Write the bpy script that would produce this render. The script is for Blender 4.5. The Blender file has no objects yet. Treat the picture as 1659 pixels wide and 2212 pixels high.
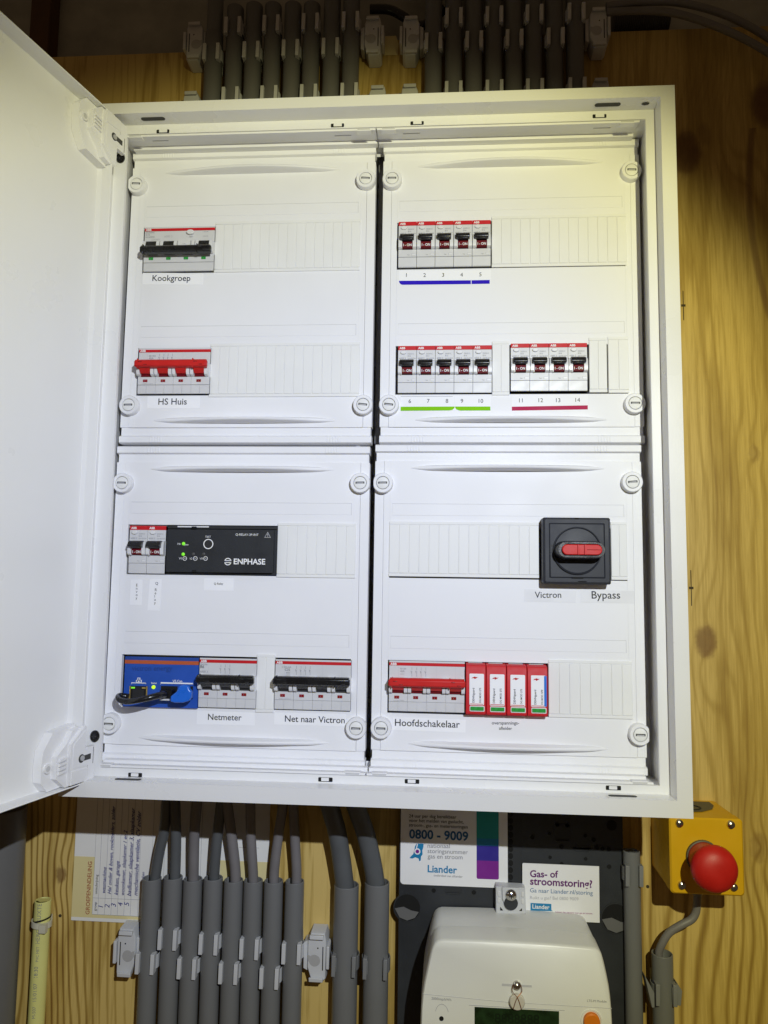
import bpy, bmesh, math, random
from mathutils import Matrix, Vector, Euler
random.seed(7)
S = bpy.context.scene
COL = S.collection
# ------------------------------------------------------------------ camera
CAMP = (0.0596, -0.6817, -0.1319)
CAMR = (1.6694, -0.0142, 0.0703)
cd = bpy.data.cameras.new('camera'); cam = bpy.data.objects.new('camera', cd); COL.objects.link(cam)
cam.location = CAMP; cam.rotation_euler = CAMR
cd.sensor_fit = 'VERTICAL'; cd.sensor_height = 36.0; cd.lens = 1609.0/2212.0*36.0
cd.clip_start = 0.01; cd.clip_end = 50
S.camera = cam
# ------------------------------------------------------------------ world: a dark meter cupboard, very little ambient light
w = bpy.data.worlds.new('World'); S.world = w; w.use_nodes = True
bg = w.node_tree.nodes['Background']; bg.inputs[0].default_value = (1.0, .66, .36, 1); bg.inputs[1].default_value = 0.060
# ------------------------------------------------------------------ hand torch to the upper right of the camera
LP = Vector((0.285, -0.92, 0.160))
def spot(name, power, color, size, blend, target, rad=.006):
    l = bpy.data.lights.new(name, 'SPOT'); l.energy = power; l.color = color
    l.spot_size = math.radians(size); l.spot_blend = blend; l.shadow_soft_size = rad
    o = bpy.data.objects.new(name, l); COL.objects.link(o); o.location = LP
    o.rotation_euler = (Vector(target)-LP).to_track_quat('-Z', 'Y').to_euler()
    return o
spot('torch_beam', 32, (.10, .22, .80), 60, 1.0, (-.070, 0, -.118))
spot('torch_spill', 28, (1.0, .95, .44), 68, .42, (-.02, 0, -.135))
S.view_settings.view_transform = 'Standard'; S.view_settings.look = 'None'
S.view_settings.exposure = 0.0; S.view_settings.gamma = 1.0; S.view_settings.use_curve_mapping = False
S.render.engine = 'CYCLES'

# ------------------------------------------------------------------ measuring: photo point (1659 wide) on a vertical plane y -> x, z
RM = Euler(CAMR).to_matrix()
def at(px, py, y):
    d = RM @ Vector(((px-829.5)/1609.0, -(py-1106)/1609.0, -1.0))
    t = (y-CAMP[1])/d.y
    return (CAMP[0]+t*d.x, CAMP[2]+t*d.z)
CR = dict(A=(400,750,1112/1659), B=(400,1250,1112/1659), C=(1450,750,1150/1659), D=(1450,1250,1150/1659),
          E=(350,1950,1150/1659), F=(350,2480,1150/1659), G=(1450,1900,1300/1659), H=(1450,2480,1300/1659),
          I=(0,2750,700/1659), J=(200,3100,800/1659), K=(900,3100,800/1659), L=(1500,3050,1000/1659),
          M=(1500,3400,1000/1659), N=(2400,3000,624/1337), Q=(0,3400,500/1659), T=(0,0,1512/1659), U=(1512,0,1512/1659), R=(430,2560,390/1659),
          V=(2350,2800,500/1659), W=(1250,2850,500/1659), X=(300,340,400/1659), Y=(150,2850,350/1659))
def c(k, u, v):
    a, b, s = CR[k]; return ((a+u*s)/1.8228, (b+v*s)/1.8228)
def atc(k, u, v, y): return at(*c(k, u, v), y)

# ------------------------------------------------------------------ materials
M = {}
def mat(name, col, rough=.45, var=.04, scale=60, bump=0.0, bscale=400, spec=.5, metal=0, emit=None, estr=0, trans=0):
    m = bpy.data.materials.new(name); m.use_nodes = True; nt = m.node_tree; N = nt.nodes; L = nt.links
    p = N['Principled BSDF']; p.inputs['Roughness'].default_value = rough; p.inputs['Metallic'].default_value = metal
    p.inputs['Specular IOR Level'].default_value = spec
    p.inputs['Base Color'].default_value = (*col, 1)
    tc = N.new('ShaderNodeTexCoord')
    if var > 0:
        nz = N.new('ShaderNodeTexNoise'); nz.inputs['Scale'].default_value = scale; nz.inputs['Detail'].default_value = 5
        L.new(tc.outputs['Object'], nz.inputs['Vector'])
        mr = N.new('ShaderNodeMapRange'); mr.inputs[1].default_value = .3; mr.inputs[2].default_value = .7
        mr.inputs[3].default_value = 1-var; mr.inputs[4].default_value = 1+var
        L.new(nz.outputs['Fac'], mr.inputs[0])
        mx = N.new('ShaderNodeVectorMath'); mx.operation = 'SCALE'; mx.inputs[0].default_value = col
        L.new(mr.outputs[0], mx.inputs['Scale']); L.new(mx.outputs[0], p.inputs['Base Color'])
        rr = N.new('ShaderNodeMapRange'); rr.inputs[1].default_value = .3; rr.inputs[2].default_value = .7
        rr.inputs[3].default_value = max(.05, rough-.08); rr.inputs[4].default_value = min(1, rough+.08)
        L.new(nz.outputs['Fac'], rr.inputs[0]); L.new(rr.outputs[0], p.inputs['Roughness'])
    if bump > 0:
        n2 = N.new('ShaderNodeTexNoise'); n2.inputs['Scale'].default_value = bscale; n2.inputs['Detail'].default_value = 3
        L.new(tc.outputs['Object'], n2.inputs['Vector'])
        b = N.new('ShaderNodeBump'); b.inputs['Strength'].default_value = bump; b.inputs['Distance'].default_value = .0006
        L.new(n2.outputs['Fac'], b.inputs['Height']); L.new(b.outputs[0], p.inputs['Normal'])
    if emit: p.inputs['Emission Color'].default_value = (*emit, 1); p.inputs['Emission Strength'].default_value = estr
    if trans: p.inputs['Transmission Weight'].default_value = trans
    M[name] = m
    return m
mat('paint', (.78,.78,.79), .32, .012, 14, .10, 900)
mat('plastic', (.80,.80,.82), .55, .012, 20, .08, 1200)
mat('blank', (.79,.79,.78), .58, .02, 30, .08, 1200)
mat('device', (.62,.62,.63), .40, .02, 60, .1, 1500)
mat('devdark', (.42,.42,.43), .45, .02, 60)
mat('fin', (.70,.70,.71), .35, .015, 60)
mat('red', (.55,.012,.018), .5, .05, 80, spec=.25)
mat('redhandle', (.56,.014,.012), .45, .05, 80, .08, 900, spec=.3)
mat('redlabel', (.13,.003,.008), .6, .05, 80, spec=.15)
mat('redwin', (.25,.01,.012), .25, .1, 200)
mat('greenwin', (.03,.30,.05), .25, .1, 200)
mat('black', (.010,.010,.011), .28, .15, 90, .12, 800)
mat('blackmatt', (.012,.012,.013), .6, .1, 90)
mat('void', (.004,.004,.004), .9, 0)
mat('gap', (.05,.05,.05), .8, 0)
mat('line', (.56,.56,.57), .6, 0)
mat('ink', (.015,.015,.02), .6, 0)
mat('inkgrey', (.26,.26,.28), .6, 0)
mat('inklight', (.45,.45,.47), .6, 0)
mat('white', (.85,.85,.85), .5, 0)
mat('paper', (.87,.87,.89), .65, .012, 40)
mat('blue', (.012,.075,.40), .45, .06, 60, .1, 900)
mat('bluedark', (.012,.055,.27), .5, .05, 60)
mat('blueplug', (.012,.13,.62), .3, .05, 60)
mat('orange', (.45,.09,.025), .45, .04, 60)
mat('barblue', (.025,.008,.48), .7, .02, 60, spec=.12)
mat('bargreen', (.22,.55,.008), .7, .02, 60, spec=.12)
mat('barred', (.42,.012,.07), .6, spec=.2, var=.04, scale=60)
mat('led', (.15,.6,.02), .4, 0, emit=(.30,1.0,.05), estr=.45)
mat('ledoff', (.06,.06,.06), .4, 0)
mat('gold', (.55,.40,.12), .35, .1, 60, metal=.6)
mat('steel', (.62,.60,.57), .22, .08, 300, metal=1)
mat('relay', (.010,.012,.016), .55, .12, 60, .12, 900)
mat('dial', (.024,.026,.034), .5, .25, 35, .1, 900, spec=.3)
mat('pvc', (.165,.168,.172), .40, .05, 12, .06, 500)
mat('pvcdark', (.145,.145,.148), .42, .05, 12, .06, 500)
mat('pvcend', (.14,.145,.15), .5, .04, 30)
mat('cable', (.19,.18,.185), .48, .07, 40, .1, 400)
mat('cabledark', (.10,.107,.113), .42, .10, 30, .12, 300)
mat('cableblack', (.012,.012,.013), .22, .1, 40, .15, 300)
mat('clipwhite', (.60,.61,.64), .42, .03, 60, .08, 900)
mat('clipgrey', (.21,.215,.225), .42, .05, 60)
mat('yellowpipe', (.76,.74,.27), .4, .06, 20, .05, 600)
mat('clearclip', (.62,.60,.48), .35, .06, 60)
mat('yellowbox', (.70,.40,.006), .42, .03, 40, .10, 1500)
mat('yellowdark', (.10,.09,.06), .6, .03, 40)
mat('redknob', (.52,.013,.010), .45, .06, 70, .15, 1300)
mat('redcollar', (.40,.035,.02), .4, .04, 60)
mat('board', (.023,.026,.031), .55, .15, 30, .15, 700)
mat('boardlow', (.020,.022,.026), .6, .1, 30)
mat('meter', (.80,.80,.76), .34, .02, 16, .08, 1000)
mat('meterback', (.68,.68,.66), .34, .03, 16, .08, 1000)
mat('lcd', (.012,.030,.010), .12, .5, 130)
mat('lcdseg', (.006,.014,.006), .3, 0)
mat('orangebtn', (.75,.20,.01), .4, .04, 60)
mat('seal', (.62,.58,.50), .2, .05, 80)
mat('copper', (.42,.18,.09), .35, .1, 80, metal=.8)
mat('teal', (.008,.30,.30), .45, .05, 60)
mat('edgeblue', (.01,.16,.62), .45, .03, 60)
mat('tape', (.75,.75,.77), .35, .02, 60)
mat('ledyellow', (.4,.6,.02), .4, 0, emit=(.62,1.0,.02), estr=.8)
mat('cyan', (.01,.22,.46), .45, .05, 60)
mat('indigo', (.03,.02,.26), .45, .05, 60)
mat('purple', (.20,.015,.27), .45, .05, 60)
mat('purpleink', (.13,.012,.16), .5, 0)
mat('blueink', (.02,.13,.33), .5, 0)
mat('magenta', (.30,.012,.22), .5, 0)
mat('penink', (.03,.03,.22), .6, 0)
mat('rustink', (.40,.12,.06), .6, 0)
mat('cardyellow', (.77,.67,.34), .6, .03, 30)
mat('cardwhite', (.84,.83,.80), .6, .02, 30)
mat('masonry', (.36,.36,.33), .9, .25, 22, .4, 120)
mat('mortar', (.07,.06,.05), .9, .2, 40)
mat('darkwood', (.10,.045,.016), .7, .25, 40)
mat('pencil', (.05,.035,.015), .8, 0)

def wood(name, knots):
    m = bpy.data.materials.new(name); m.use_nodes = True; nt = m.node_tree; N = nt.nodes; L = nt.links
    p = N['Principled BSDF']
    def mth(op, a, b=None, cc=None):
        n = N.new('ShaderNodeMath'); n.operation = op
        for i, v in enumerate((a, b, cc)):
            if v is None: continue
            if isinstance(v, (int, float)): n.inputs[i].default_value = v
            else: L.new(v, n.inputs[i])
        return n.outputs[0]
    def noise(vec, scale, detail=3, rough=.55, out='Fac'):
        n = N.new('ShaderNodeTexNoise'); n.inputs['Scale'].default_value = scale; n.inputs['Detail'].default_value = detail
        n.inputs['Roughness'].default_value = rough; L.new(vec, n.inputs['Vector']); return n.outputs[out]
    def mapping(vec, sc, loc=(0,0,0)):
        n = N.new('ShaderNodeMapping'); n.inputs['Scale'].default_value = sc; n.inputs['Location'].default_value = loc
        L.new(vec, n.inputs['Vector']); return n.outputs[0]
    tc = N.new('ShaderNodeTexCoord').outputs['Object']
    sep = N.new('ShaderNodeSeparateXYZ'); L.new(tc, sep.inputs[0]); x, z = sep.outputs[0], sep.outputs[2]
    # slow wander of the grain, much stretched along the board
    n1 = noise(mapping(tc, (1,1,.22)), 9, 2)
    xx = mth('ADD', x, mth('MULTIPLY', mth('SUBTRACT', n1, .5), .11))
    n2 = noise(mapping(tc, (1,1,.16), (3,0,1)), 45, 2)
    xx = mth('ADD', xx, mth('MULTIPLY', mth('SUBTRACT', n2, .5), .006))
    kfac = None; kno = noise(tc, 130, 3)
    for (kx, kz, r, dark) in knots:
        dx = mth('SUBTRACT', x, kx); dz = mth('MULTIPLY', mth('SUBTRACT', z, kz), .62)
        d = mth('SQRT', mth('ADD', mth('MULTIPLY', dx, dx), mth('MULTIPLY', dz, dz)))
        g = mth('POWER', 2.718, mth('MULTIPLY', -1, mth('POWER', mth('DIVIDE', d, r*2.6), 2)))
        xx = mth('ADD', xx, mth('MULTIPLY', mth('MULTIPLY', g, d), 1.0))
        core = mth('MULTIPLY', mth('POWER', 2.718, mth('MULTIPLY', -1, mth('POWER', mth('DIVIDE', mth('ADD', d, mth('MULTIPLY', mth('SUBTRACT', kno, .5), .006)), r), 7))), dark)
        kfac = core if kfac is None else mth('MAXIMUM', kfac, core)
    freq = noise(mapping(tc, (1,1,.05), (7,2,0)), 5, 1)
    ph = mth('MULTIPLY', xx, mth('ADD', 500, mth('MULTIPLY', freq, 90)))
    s = mth('ADD', mth('MULTIPLY', mth('SINE', ph), .5), .5)
    s = mth('POWER', s, 4.0)
    amp = noise(mapping(tc, (1,1,.3), (5,0,4)), 7, 2)
    mr = N.new('ShaderNodeMapRange'); mr.inputs[1].default_value = .36; mr.inputs[2].default_value = .62; mr.inputs[3].default_value = .35; mr.inputs[4].default_value = 1.1
    L.new(amp, mr.inputs[0])
    zm = N.new('ShaderNodeMapRange'); zm.inputs[1].default_value = -.20; zm.inputs[2].default_value = -.42; zm.inputs[3].default_value = .0; zm.inputs[4].default_value = 1.0; L.new(z, zm.inputs[0])
    xl = N.new('ShaderNodeMapRange'); xl.inputs[1].default_value = -.05; xl.inputs[2].default_value = -.20; xl.inputs[3].default_value = .28; xl.inputs[4].default_value = .74; L.new(x, xl.inputs[0])
    xr_ = N.new('ShaderNodeMapRange'); xr_.inputs[1].default_value = .12; xr_.inputs[2].default_value = .24; xr_.inputs[3].default_value = 0; xr_.inputs[4].default_value = .30; L.new(x, xr_.inputs[0])
    s = mth('MULTIPLY', mth('MULTIPLY', s, mr.outputs[0]), mth('MAXIMUM', .20, mth('MULTIPLY', zm.outputs[0], mth('ADD', xl.outputs[0], xr_.outputs[0]))))
    vn = noise(mapping(tc, (1,1,.10), (2,0,6)), 26, 3); vn = mth('POWER', mth('SUBTRACT', 1, mth('ABSOLUTE', mth('MULTIPLY', mth('SUBTRACT', vn, .5), 7), None)), 3)
    s = mth('ADD', s, mth('MULTIPLY', mth('MAXIMUM', vn, 0), .30))
    fib = noise(mapping(tc, (1,1,.035)), 420, 3, .7)
    s = mth('ADD', s, mth('MULTIPLY', mth('SUBTRACT', fib, .5), .75))
    br = noise(mapping(tc, (1,1,.35), (1,0,9)), 6, 4)
    s = mth('ADD', s, mth('MULTIPLY', mth('SUBTRACT', br, .5), .9))
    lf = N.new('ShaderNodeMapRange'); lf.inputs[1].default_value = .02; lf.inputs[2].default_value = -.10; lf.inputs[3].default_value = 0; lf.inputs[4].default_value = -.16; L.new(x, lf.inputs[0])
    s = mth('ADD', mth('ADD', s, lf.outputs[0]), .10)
    cr = N.new('ShaderNodeValToRGB'); cr.color_ramp.elements[0].position = 0.0; cr.color_ramp.elements[0].color = (.66,.475,.155,1)
    cr.color_ramp.elements[1].position = 1.0; cr.color_ramp.elements[1].color = (.205,.105,.018,1)
    e_ = cr.color_ramp.elements.new(.22); e_.color = (.49,.335,.088,1)
    e = cr.color_ramp.elements.new(.45); e.color = (.395,.255,.056,1)
    L.new(s, cr.inputs[0])
    # cable shadow painted into the wood colour, curving down below the right knot
    vx, vz = CABLE_SHADOW; cx_ = mth('ADD', vx, mth('MULTIPLY', mth('POWER', mth('SUBTRACT', z, vz), 2), 1.05))
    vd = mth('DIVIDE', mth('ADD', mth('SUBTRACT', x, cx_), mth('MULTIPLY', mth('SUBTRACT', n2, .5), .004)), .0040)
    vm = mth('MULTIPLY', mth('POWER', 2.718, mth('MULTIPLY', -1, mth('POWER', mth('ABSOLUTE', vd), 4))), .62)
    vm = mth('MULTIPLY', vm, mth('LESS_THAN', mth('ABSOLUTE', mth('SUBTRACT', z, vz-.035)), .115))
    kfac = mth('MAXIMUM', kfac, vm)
    kn = noise(tc, 90, 4)
    kc = N.new('ShaderNodeMixRGB'); kc.inputs[1].default_value = (.10,.040,.010,1); kc.inputs[2].default_value = (.22,.10,.03,1); L.new(kn, kc.inputs[0])
    mx = N.new('ShaderNodeMixRGB'); L.new(kfac, mx.inputs[0]); L.new(cr.outputs[0], mx.inputs[1]); L.new(kc.outputs[0], mx.inputs[2])
    L.new(mx.outputs[0], p.inputs['Base Color'])
    p.inputs['Roughness'].default_value = .62
    b = N.new('ShaderNodeBump'); b.inputs['Strength'].default_value = .25; b.inputs['Distance'].default_value = .0008
    L.new(s, b.inputs['Height']); L.new(b.outputs[0], p.inputs['Normal'])
    M[name] = m

# ------------------------------------------------------------------ mesh builder
TXT = {}
def glyphs(s, bold=0.0, shear=0.0):
    k = (s, bold, shear)
    if k not in TXT:
        cu = bpy.data.curves.new('t', 'FONT'); cu.body = s; cu.resolution_u = 3; cu.offset = bold; cu.shear = shear
        ob = bpy.data.objects.new('t', cu); COL.objects.link(ob)
        me = bpy.data.meshes.new_from_object(ob.evaluated_get(bpy.context.evaluated_depsgraph_get()))
        vs = [(v.co.x, v.co.y) for v in me.vertices]; fs = [tuple(p.vertices) for p in me.polygons]
        bpy.data.objects.remove(ob); bpy.data.curves.remove(cu); bpy.data.meshes.remove(me)
        TXT[k] = (vs, fs, min(v[0] for v in vs), max(v[0] for v in vs), min(v[1] for v in vs), max(v[1] for v in vs))
    return TXT[k]
class MB:
    def __init__(s): s.v = []; s.f = []; s.m = []; s.mats = []; s.o = (0,0,0)
    def mi(s, m):
        if m not in s.mats: s.mats.append(m)
        return s.mats.index(m)
    def add(s, vs, fs, m):
        b = len(s.v); s.v += [(a+s.o[0], q+s.o[1], r+s.o[2]) for a, q, r in vs]; i = s.mi(m)
        for f in fs: s.f.append(tuple(b+k for k in f)); s.m.append(i)
        return s
    def box(s, x0, x1, y0, y1, z0, z1, m):
        return s.add([(x0,y0,z0),(x1,y0,z0),(x1,y1,z0),(x0,y1,z0),(x0,y0,z1),(x1,y0,z1),(x1,y1,z1),(x0,y1,z1)],
              [(0,1,5,4),(1,2,6,5),(2,3,7,6),(3,0,4,7),(4,5,6,7),(3,2,1,0)], m)
    def prism(s, poly, y0, y1, m, inset=0, iy=0):     # poly in x,z; front at y0
        n = len(poly); vs = [(x,y0,z) for x,z in poly]+[(x,y1,z) for x,z in poly]
        fs = [tuple(range(n)), tuple(range(2*n-1, n-1, -1))]+[(i,(i+1)%n,n+(i+1)%n,n+i) for i in range(n)]
        return s.add(vs, fs, m)
    def loft(s, rings, m, cap=True, capb=True):
        n = len(rings[0]); vs = [p for r in rings for p in r]; fs = []
        for k in range(len(rings)-1):
            for i in range(n): fs.append((k*n+i, k*n+(i+1)%n, (k+1)*n+(i+1)%n, (k+1)*n+i))
        if cap: fs.append(tuple(range(n)))
        if capb: fs.append(tuple(range(len(rings)*n-1, (len(rings)-1)*n-1, -1)))
        return s.add(vs, fs, m)
    def prof(s, poly, x0, x1, m):                      # poly in y,z, extruded along x
        n = len(poly); vs = [(x0,y,z) for y,z in poly]+[(x1,y,z) for y,z in poly]
        fs = [tuple(range(n)), tuple(range(2*n-1, n-1, -1))]+[(i,(i+1)%n,n+(i+1)%n,n+i) for i in range(n)]
        return s.add(vs, fs, m)
    def lathe(s, cx, cz, prof, m, n=28, cap=True):      # prof: (r, y) front to back, axis along y
        rings = [[(cx+r*math.cos(2*math.pi*i/n), y, cz+r*math.sin(2*math.pi*i/n)) for i in range(n)] for r, y in prof]
        return s.loft(rings, m, cap, cap)
    def cyl(s, cx, cz, r, y0, y1, m, n=24): return s.lathe(cx, cz, [(r,y0),(r,y1)], m, n)
    def ring(s, cx, cz, ro, ri, y0, y1, m, n=28):
        return s.lathe(cx, cz, [(ro,y1),(ro,y0),(ri,y0),(ri,y1)], m, n, False)
    def pipe(s, cx, cy, z0, z1, r, m, ri=None, n=28):
        ri = ri or r-.0014
        R = lambda rr, z: [(cx+rr*math.cos(2*math.pi*i/n), cy+rr*math.sin(2*math.pi*i/n), z) for i in range(n)]
        return s.loft([R(r,z0), R(r,z1-.0004), R(r-.0003,z1), R(ri+.0002,z1), R(ri,z1-.0005), R(ri,z0)], m, False, False)
    def tube(s, pts, r, m, n=14):
        P = [Vector(p) for p in pts]; Q = []
        for i in range(len(P)-1):                       # catmull-rom
            a = P[max(i-1,0)]; b = P[i]; d = P[i+1]; e = P[min(i+2,len(P)-1)]
            for k in range(8):
                t = k/8; Q.append(.5*((2*b)+(d-a)*t+(2*a-5*b+4*d-e)*t*t+(3*b-a-3*d+e)*t**3))
        Q.append(P[-1]); rings = []; up = None
        for i, q in enumerate(Q):
            tg = (Q[min(i+1,len(Q)-1)]-Q[max(i-1,0)]).normalized()
            if up is None: up = tg.orthogonal().normalized()
            up = (up-tg*up.dot(tg)).normalized(); sd = tg.cross(up)
            rr = r[min(len(r)-1, int(i/8))] if isinstance(r, (list,tuple)) else r
            rings.append([tuple(q+up*rr*math.cos(2*math.pi*j/n)+sd*rr*math.sin(2*math.pi*j/n)) for j in range(n)])
        return s.loft(rings, m)
    def text(s, t, p0, p1, y, m, bold=0.0, shear=0.0, size=None, sy=1.0):   # baseline from p0 to p1 (x,z)
        vs, fs, x0, x1, y0, y1 = glyphs(t, bold, shear)
        dx, dz = p1[0]-p0[0], p1[1]-p0[1]; ln = math.hypot(dx, dz); k = size if size else ln/(x1-x0)
        ux, uz = dx/ln, dz/ln
        return s.add([(p0[0]+((a-x0)*ux-b*sy*uz)*k, y, p0[1]+((a-x0)*uz+b*sy*ux)*k) for a, b in vs], fs, m)
    def build(s, name, parent=None, bevel=0, loc=None, smooth=True, seg=2, ang=35):
        me = bpy.data.meshes.new(name); me.from_pydata(s.v, [], s.f)
        for m in s.mats: me.materials.append(M[m])
        me.polygons.foreach_set('material_index', s.m)
        bm = bmesh.new(); bm.from_mesh(me)
        bmesh.ops.remove_doubles(bm, verts=bm.verts, dist=2e-6)
        bmesh.ops.recalc_face_normals(bm, faces=bm.faces); bm.to_mesh(me); bm.free()
        if smooth:
            me.polygons.foreach_set('use_smooth', [True]*len(me.polygons)); me.set_sharp_from_angle(angle=math.radians(ang))
        o = bpy.data.objects.new(name, me); COL.objects.link(o)
        if parent: o.parent = parent
        if loc: o.location = loc
        if bevel:
            b = o.modifiers.new('bevel', 'BEVEL'); b.width = bevel; b.segments = seg; b.limit_method = 'ANGLE'; b.angle_limit = math.radians(ang)
            b.use_clamp_overlap = True
        return o
def tag(o, label, cat, group=None):
    o['label'] = label
    if cat: o['category'] = cat
    if group: o['group'] = group
    return o
def thing(name, label, cat, loc=(0,0,0), group=None):
    o = bpy.data.objects.new(name, None); COL.objects.link(o); o.location = loc; o.empty_display_size = .02
    return tag(o, label, cat, group)
def copy_tree(o, parent=None):
    n = o.copy(); COL.objects.link(n)
    if parent: n.parent = parent
    for ch in list(o.children): copy_tree(ch, n)
    return n
def rrect(x0, x1, z0, z1, r, n=5, corners=(1,1,1,1)):  # bl, br, tr, tl
    out = []
    for (cx, cz, a0, on) in ((x0,z0,180,corners[0]),(x1,z0,270,corners[1]),(x1,z1,0,corners[2]),(x0,z1,90,corners[3])):
        if not on: out.append((cx,cz)); continue
        ex = cx+r if cx == x0 else cx-r; ez = cz+r if cz == z0 else cz-r
        for i in range(n+1):
            a = math.radians(a0+90*i/n); out.append((ex+r*math.cos(a), ez+r*math.sin(a)))
    return out
def ell(cx, cz, rx, rz, n=20): return [(cx+rx*math.cos(2*math.pi*i/n), cz+rz*math.sin(2*math.pi*i/n)) for i in range(n)]
WALL = .10

# ================================================================== setting
wl = MB(); wl.box(-1.2,1.2,.135,.16,-1.2,1.4,'masonry').build('wall')['kind'] = 'structure'
knots = []
for px, py, r, dk in ((1525,1385,.0105,.75),(1482,330,.016,.85),(1657,225,.017,.95),(1520,290,.008,.3),(132,1889,.0055,.7),(1630,980,.006,.3),(620,1650,.01,.5),(1640,1830,.009,.35)):
    x, z = at(px, py, WALL); knots.append((x, z, r, dk))
CABLE_SHADOW = at(1619,430,WALL)
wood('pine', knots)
bd = MB()
zt = at(260,118,WALL)[1]; zt2 = at(1400,66,WALL)[1]; xm = at(800,100,WALL)[0]
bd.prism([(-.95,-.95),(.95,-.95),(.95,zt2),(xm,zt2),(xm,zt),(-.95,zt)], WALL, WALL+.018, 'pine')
for px, py, hh in ((1476,660,.016),(1493,1270,.018)):
    x, z = at(px, py, WALL); bd.box(x-.0004,x+.0004,WALL-.0003,WALL+.001,z-hh,z+hh,'pencil'); bd.box(x-.0022,x+.0022,WALL-.0004,WALL+.001,z-.0012,z+.0012,'pencil')
for px, py in ((130,1978),(1399,1915),(418,2138)):
    x, z = at(px, py, WALL); bd.cyl(x,z,.0016,WALL-.0003,WALL+.002,'pencil',12)
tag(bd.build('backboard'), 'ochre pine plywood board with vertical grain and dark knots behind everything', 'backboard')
x0, z0 = at(100,112,.13)
bm_ = MB().box(x0-.012,x0+.012,.112,.134,zt-.02,1.0,'darkwood').build('timber_batten', bevel=.001)
tag(bm_, 'dark brown upright batten in the top left corner behind the cupboard door', 'batten')

# ================================================================== cabinet
cab = thing('distribution_cabinet', 'white steel electrical cabinet with open door and four cover panels', 'cabinet', (0,0,-.315))
def cpart(mb, name, parent=cab, bevel=0, **k):
    o = mb.build(name, None, bevel, **k); o.parent = parent
    # parents sit at their own base: keep the mesh where it was modelled
    o.matrix_parent_inverse = Matrix.Translation(-Vector(base_of(parent))); return o
BASE = {}
def base_of(o): return BASE.get(o.name, (0,0,0))
BASE[cab.name] = (0,0,-.315)
YF, YR = -.045, -.027
O_ = (-.262,.267,-.315,.314); I1 = (-.2505,.2545,-.3015,.3035); I2 = (-.2455,.2462,-.2945,.2945); SK = (-.2342,-.2392)
def rect(r, y, rad=0):
    x0,x1,z0,z1 = r
    if rad: return [(x,y,z) for x,z in rrect(x0,x1,z0,z1,rad,4)]
    return [(x0,y,z0),(x1,y,z0),(x1,y,z1),(x0,y,z1)]
def skew(y, g): return [(SK[0]-g if y < 0 else -.2515,y,I2[2]-g*.4),(I2[1]+g,y,I2[2]-g*.4),(I2[1]+g,y,I2[3]+g*.4),(SK[1]-g if y < 0 else -.2515,y,I2[3]+g*.4)]
def grow(r, d): return (r[0]-d, r[1]+d, r[2]-d, r[3]+d)
f = MB()
f.loft([rect(O_,-.022), rect(O_,YF), rect(I1,YF), rect(I1,YR), skew(YR,0), skew(-.0235,0), skew(-.0235,.0050), skew(.0178,.0050), skew(.0178,-.0060)], 'paint', False, False)
# slots in the ring and in the returns of the frame
def slot(px, py, wpx, up):
    x, z = at(px, py, YR); h = .0018
    f.prism(rrect(x-.0062,x+.0062,z-h,z+h,.0006,2), YR-.0002, YR+.002, 'void'); f.prism(rrect(x-.0036,x+.0042 if up else x+.0030,z-h+.0006,z+h-.0002,.0003,2), YR-.0005, YR+.0021, 'paint')
for px, py in ((352,284),(729,271),(901,266),(1295,251)): slot(px, py, 26, 1)
for px, py in ((292,1674),(703,1684),(890,1688),(1325,1702)): slot(px, py, 30, 0)
def lslot(px, zz, s):
    x = at(px, 250 if s > 0 else 1715, -.036)[0]; n = []
    for a, b in rrect(x-.0115,x+.0115,-.0385,-.0335,.0024,4): n.append((a,b))
    f.add([(a,b,zz-s*.0003) for a,b in n]+[(a,b,zz+s*.001) for a,b in n], [tuple(range(len(n)))]+[(i,(i+1)%len(n),len(n)+(i+1)%len(n),len(n)+i) for i in range(len(n))], 'gap')
lslot(331, .3035, 1); lslot(1313, .3035, 1); lslot(275, -.3015, -1); lslot(1345, -.3015, -1)
x, z = at(1394,223,-.036); f.add([(x+.004*math.cos(a)*.9,-.036+.0022*math.sin(a),.3031) for a in [i*.7854 for i in range(8)]],[tuple(range(8))],'gap')
cpart(f, 'frame', bevel=.0016, seg=4)
# sheet box behind the frame
b = MB()
X0,X1,Z0,Z1 = -.256,.258,-.306,.306
b.box(X0-.001,X0,-.0225,WALL-.001,Z0,Z1,'paint'); b.box(X1,X1+.001,-.0225,WALL-.001,Z0,Z1,'paint')
b.box(X0,X1,-.0225,WALL-.001,Z1-.001,Z1,'paint'); b.box(X0,X1,-.0225,WALL-.001,Z0,Z0+.001,'paint'); b.box(X0,X1,WALL-.003,WALL-.002,Z0+.001,Z1-.001,'paint')
b.box(-.0015,.0045,.03,.05,Z0+.002,Z1-.002,'devdark')
for zz in (.193,.0707,-.1013,-.223): b.box(X0+.004,X1-.004,.05,.057,zz-.0175,zz+.0175,'devdark')
cpart(b, 'shell')
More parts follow.
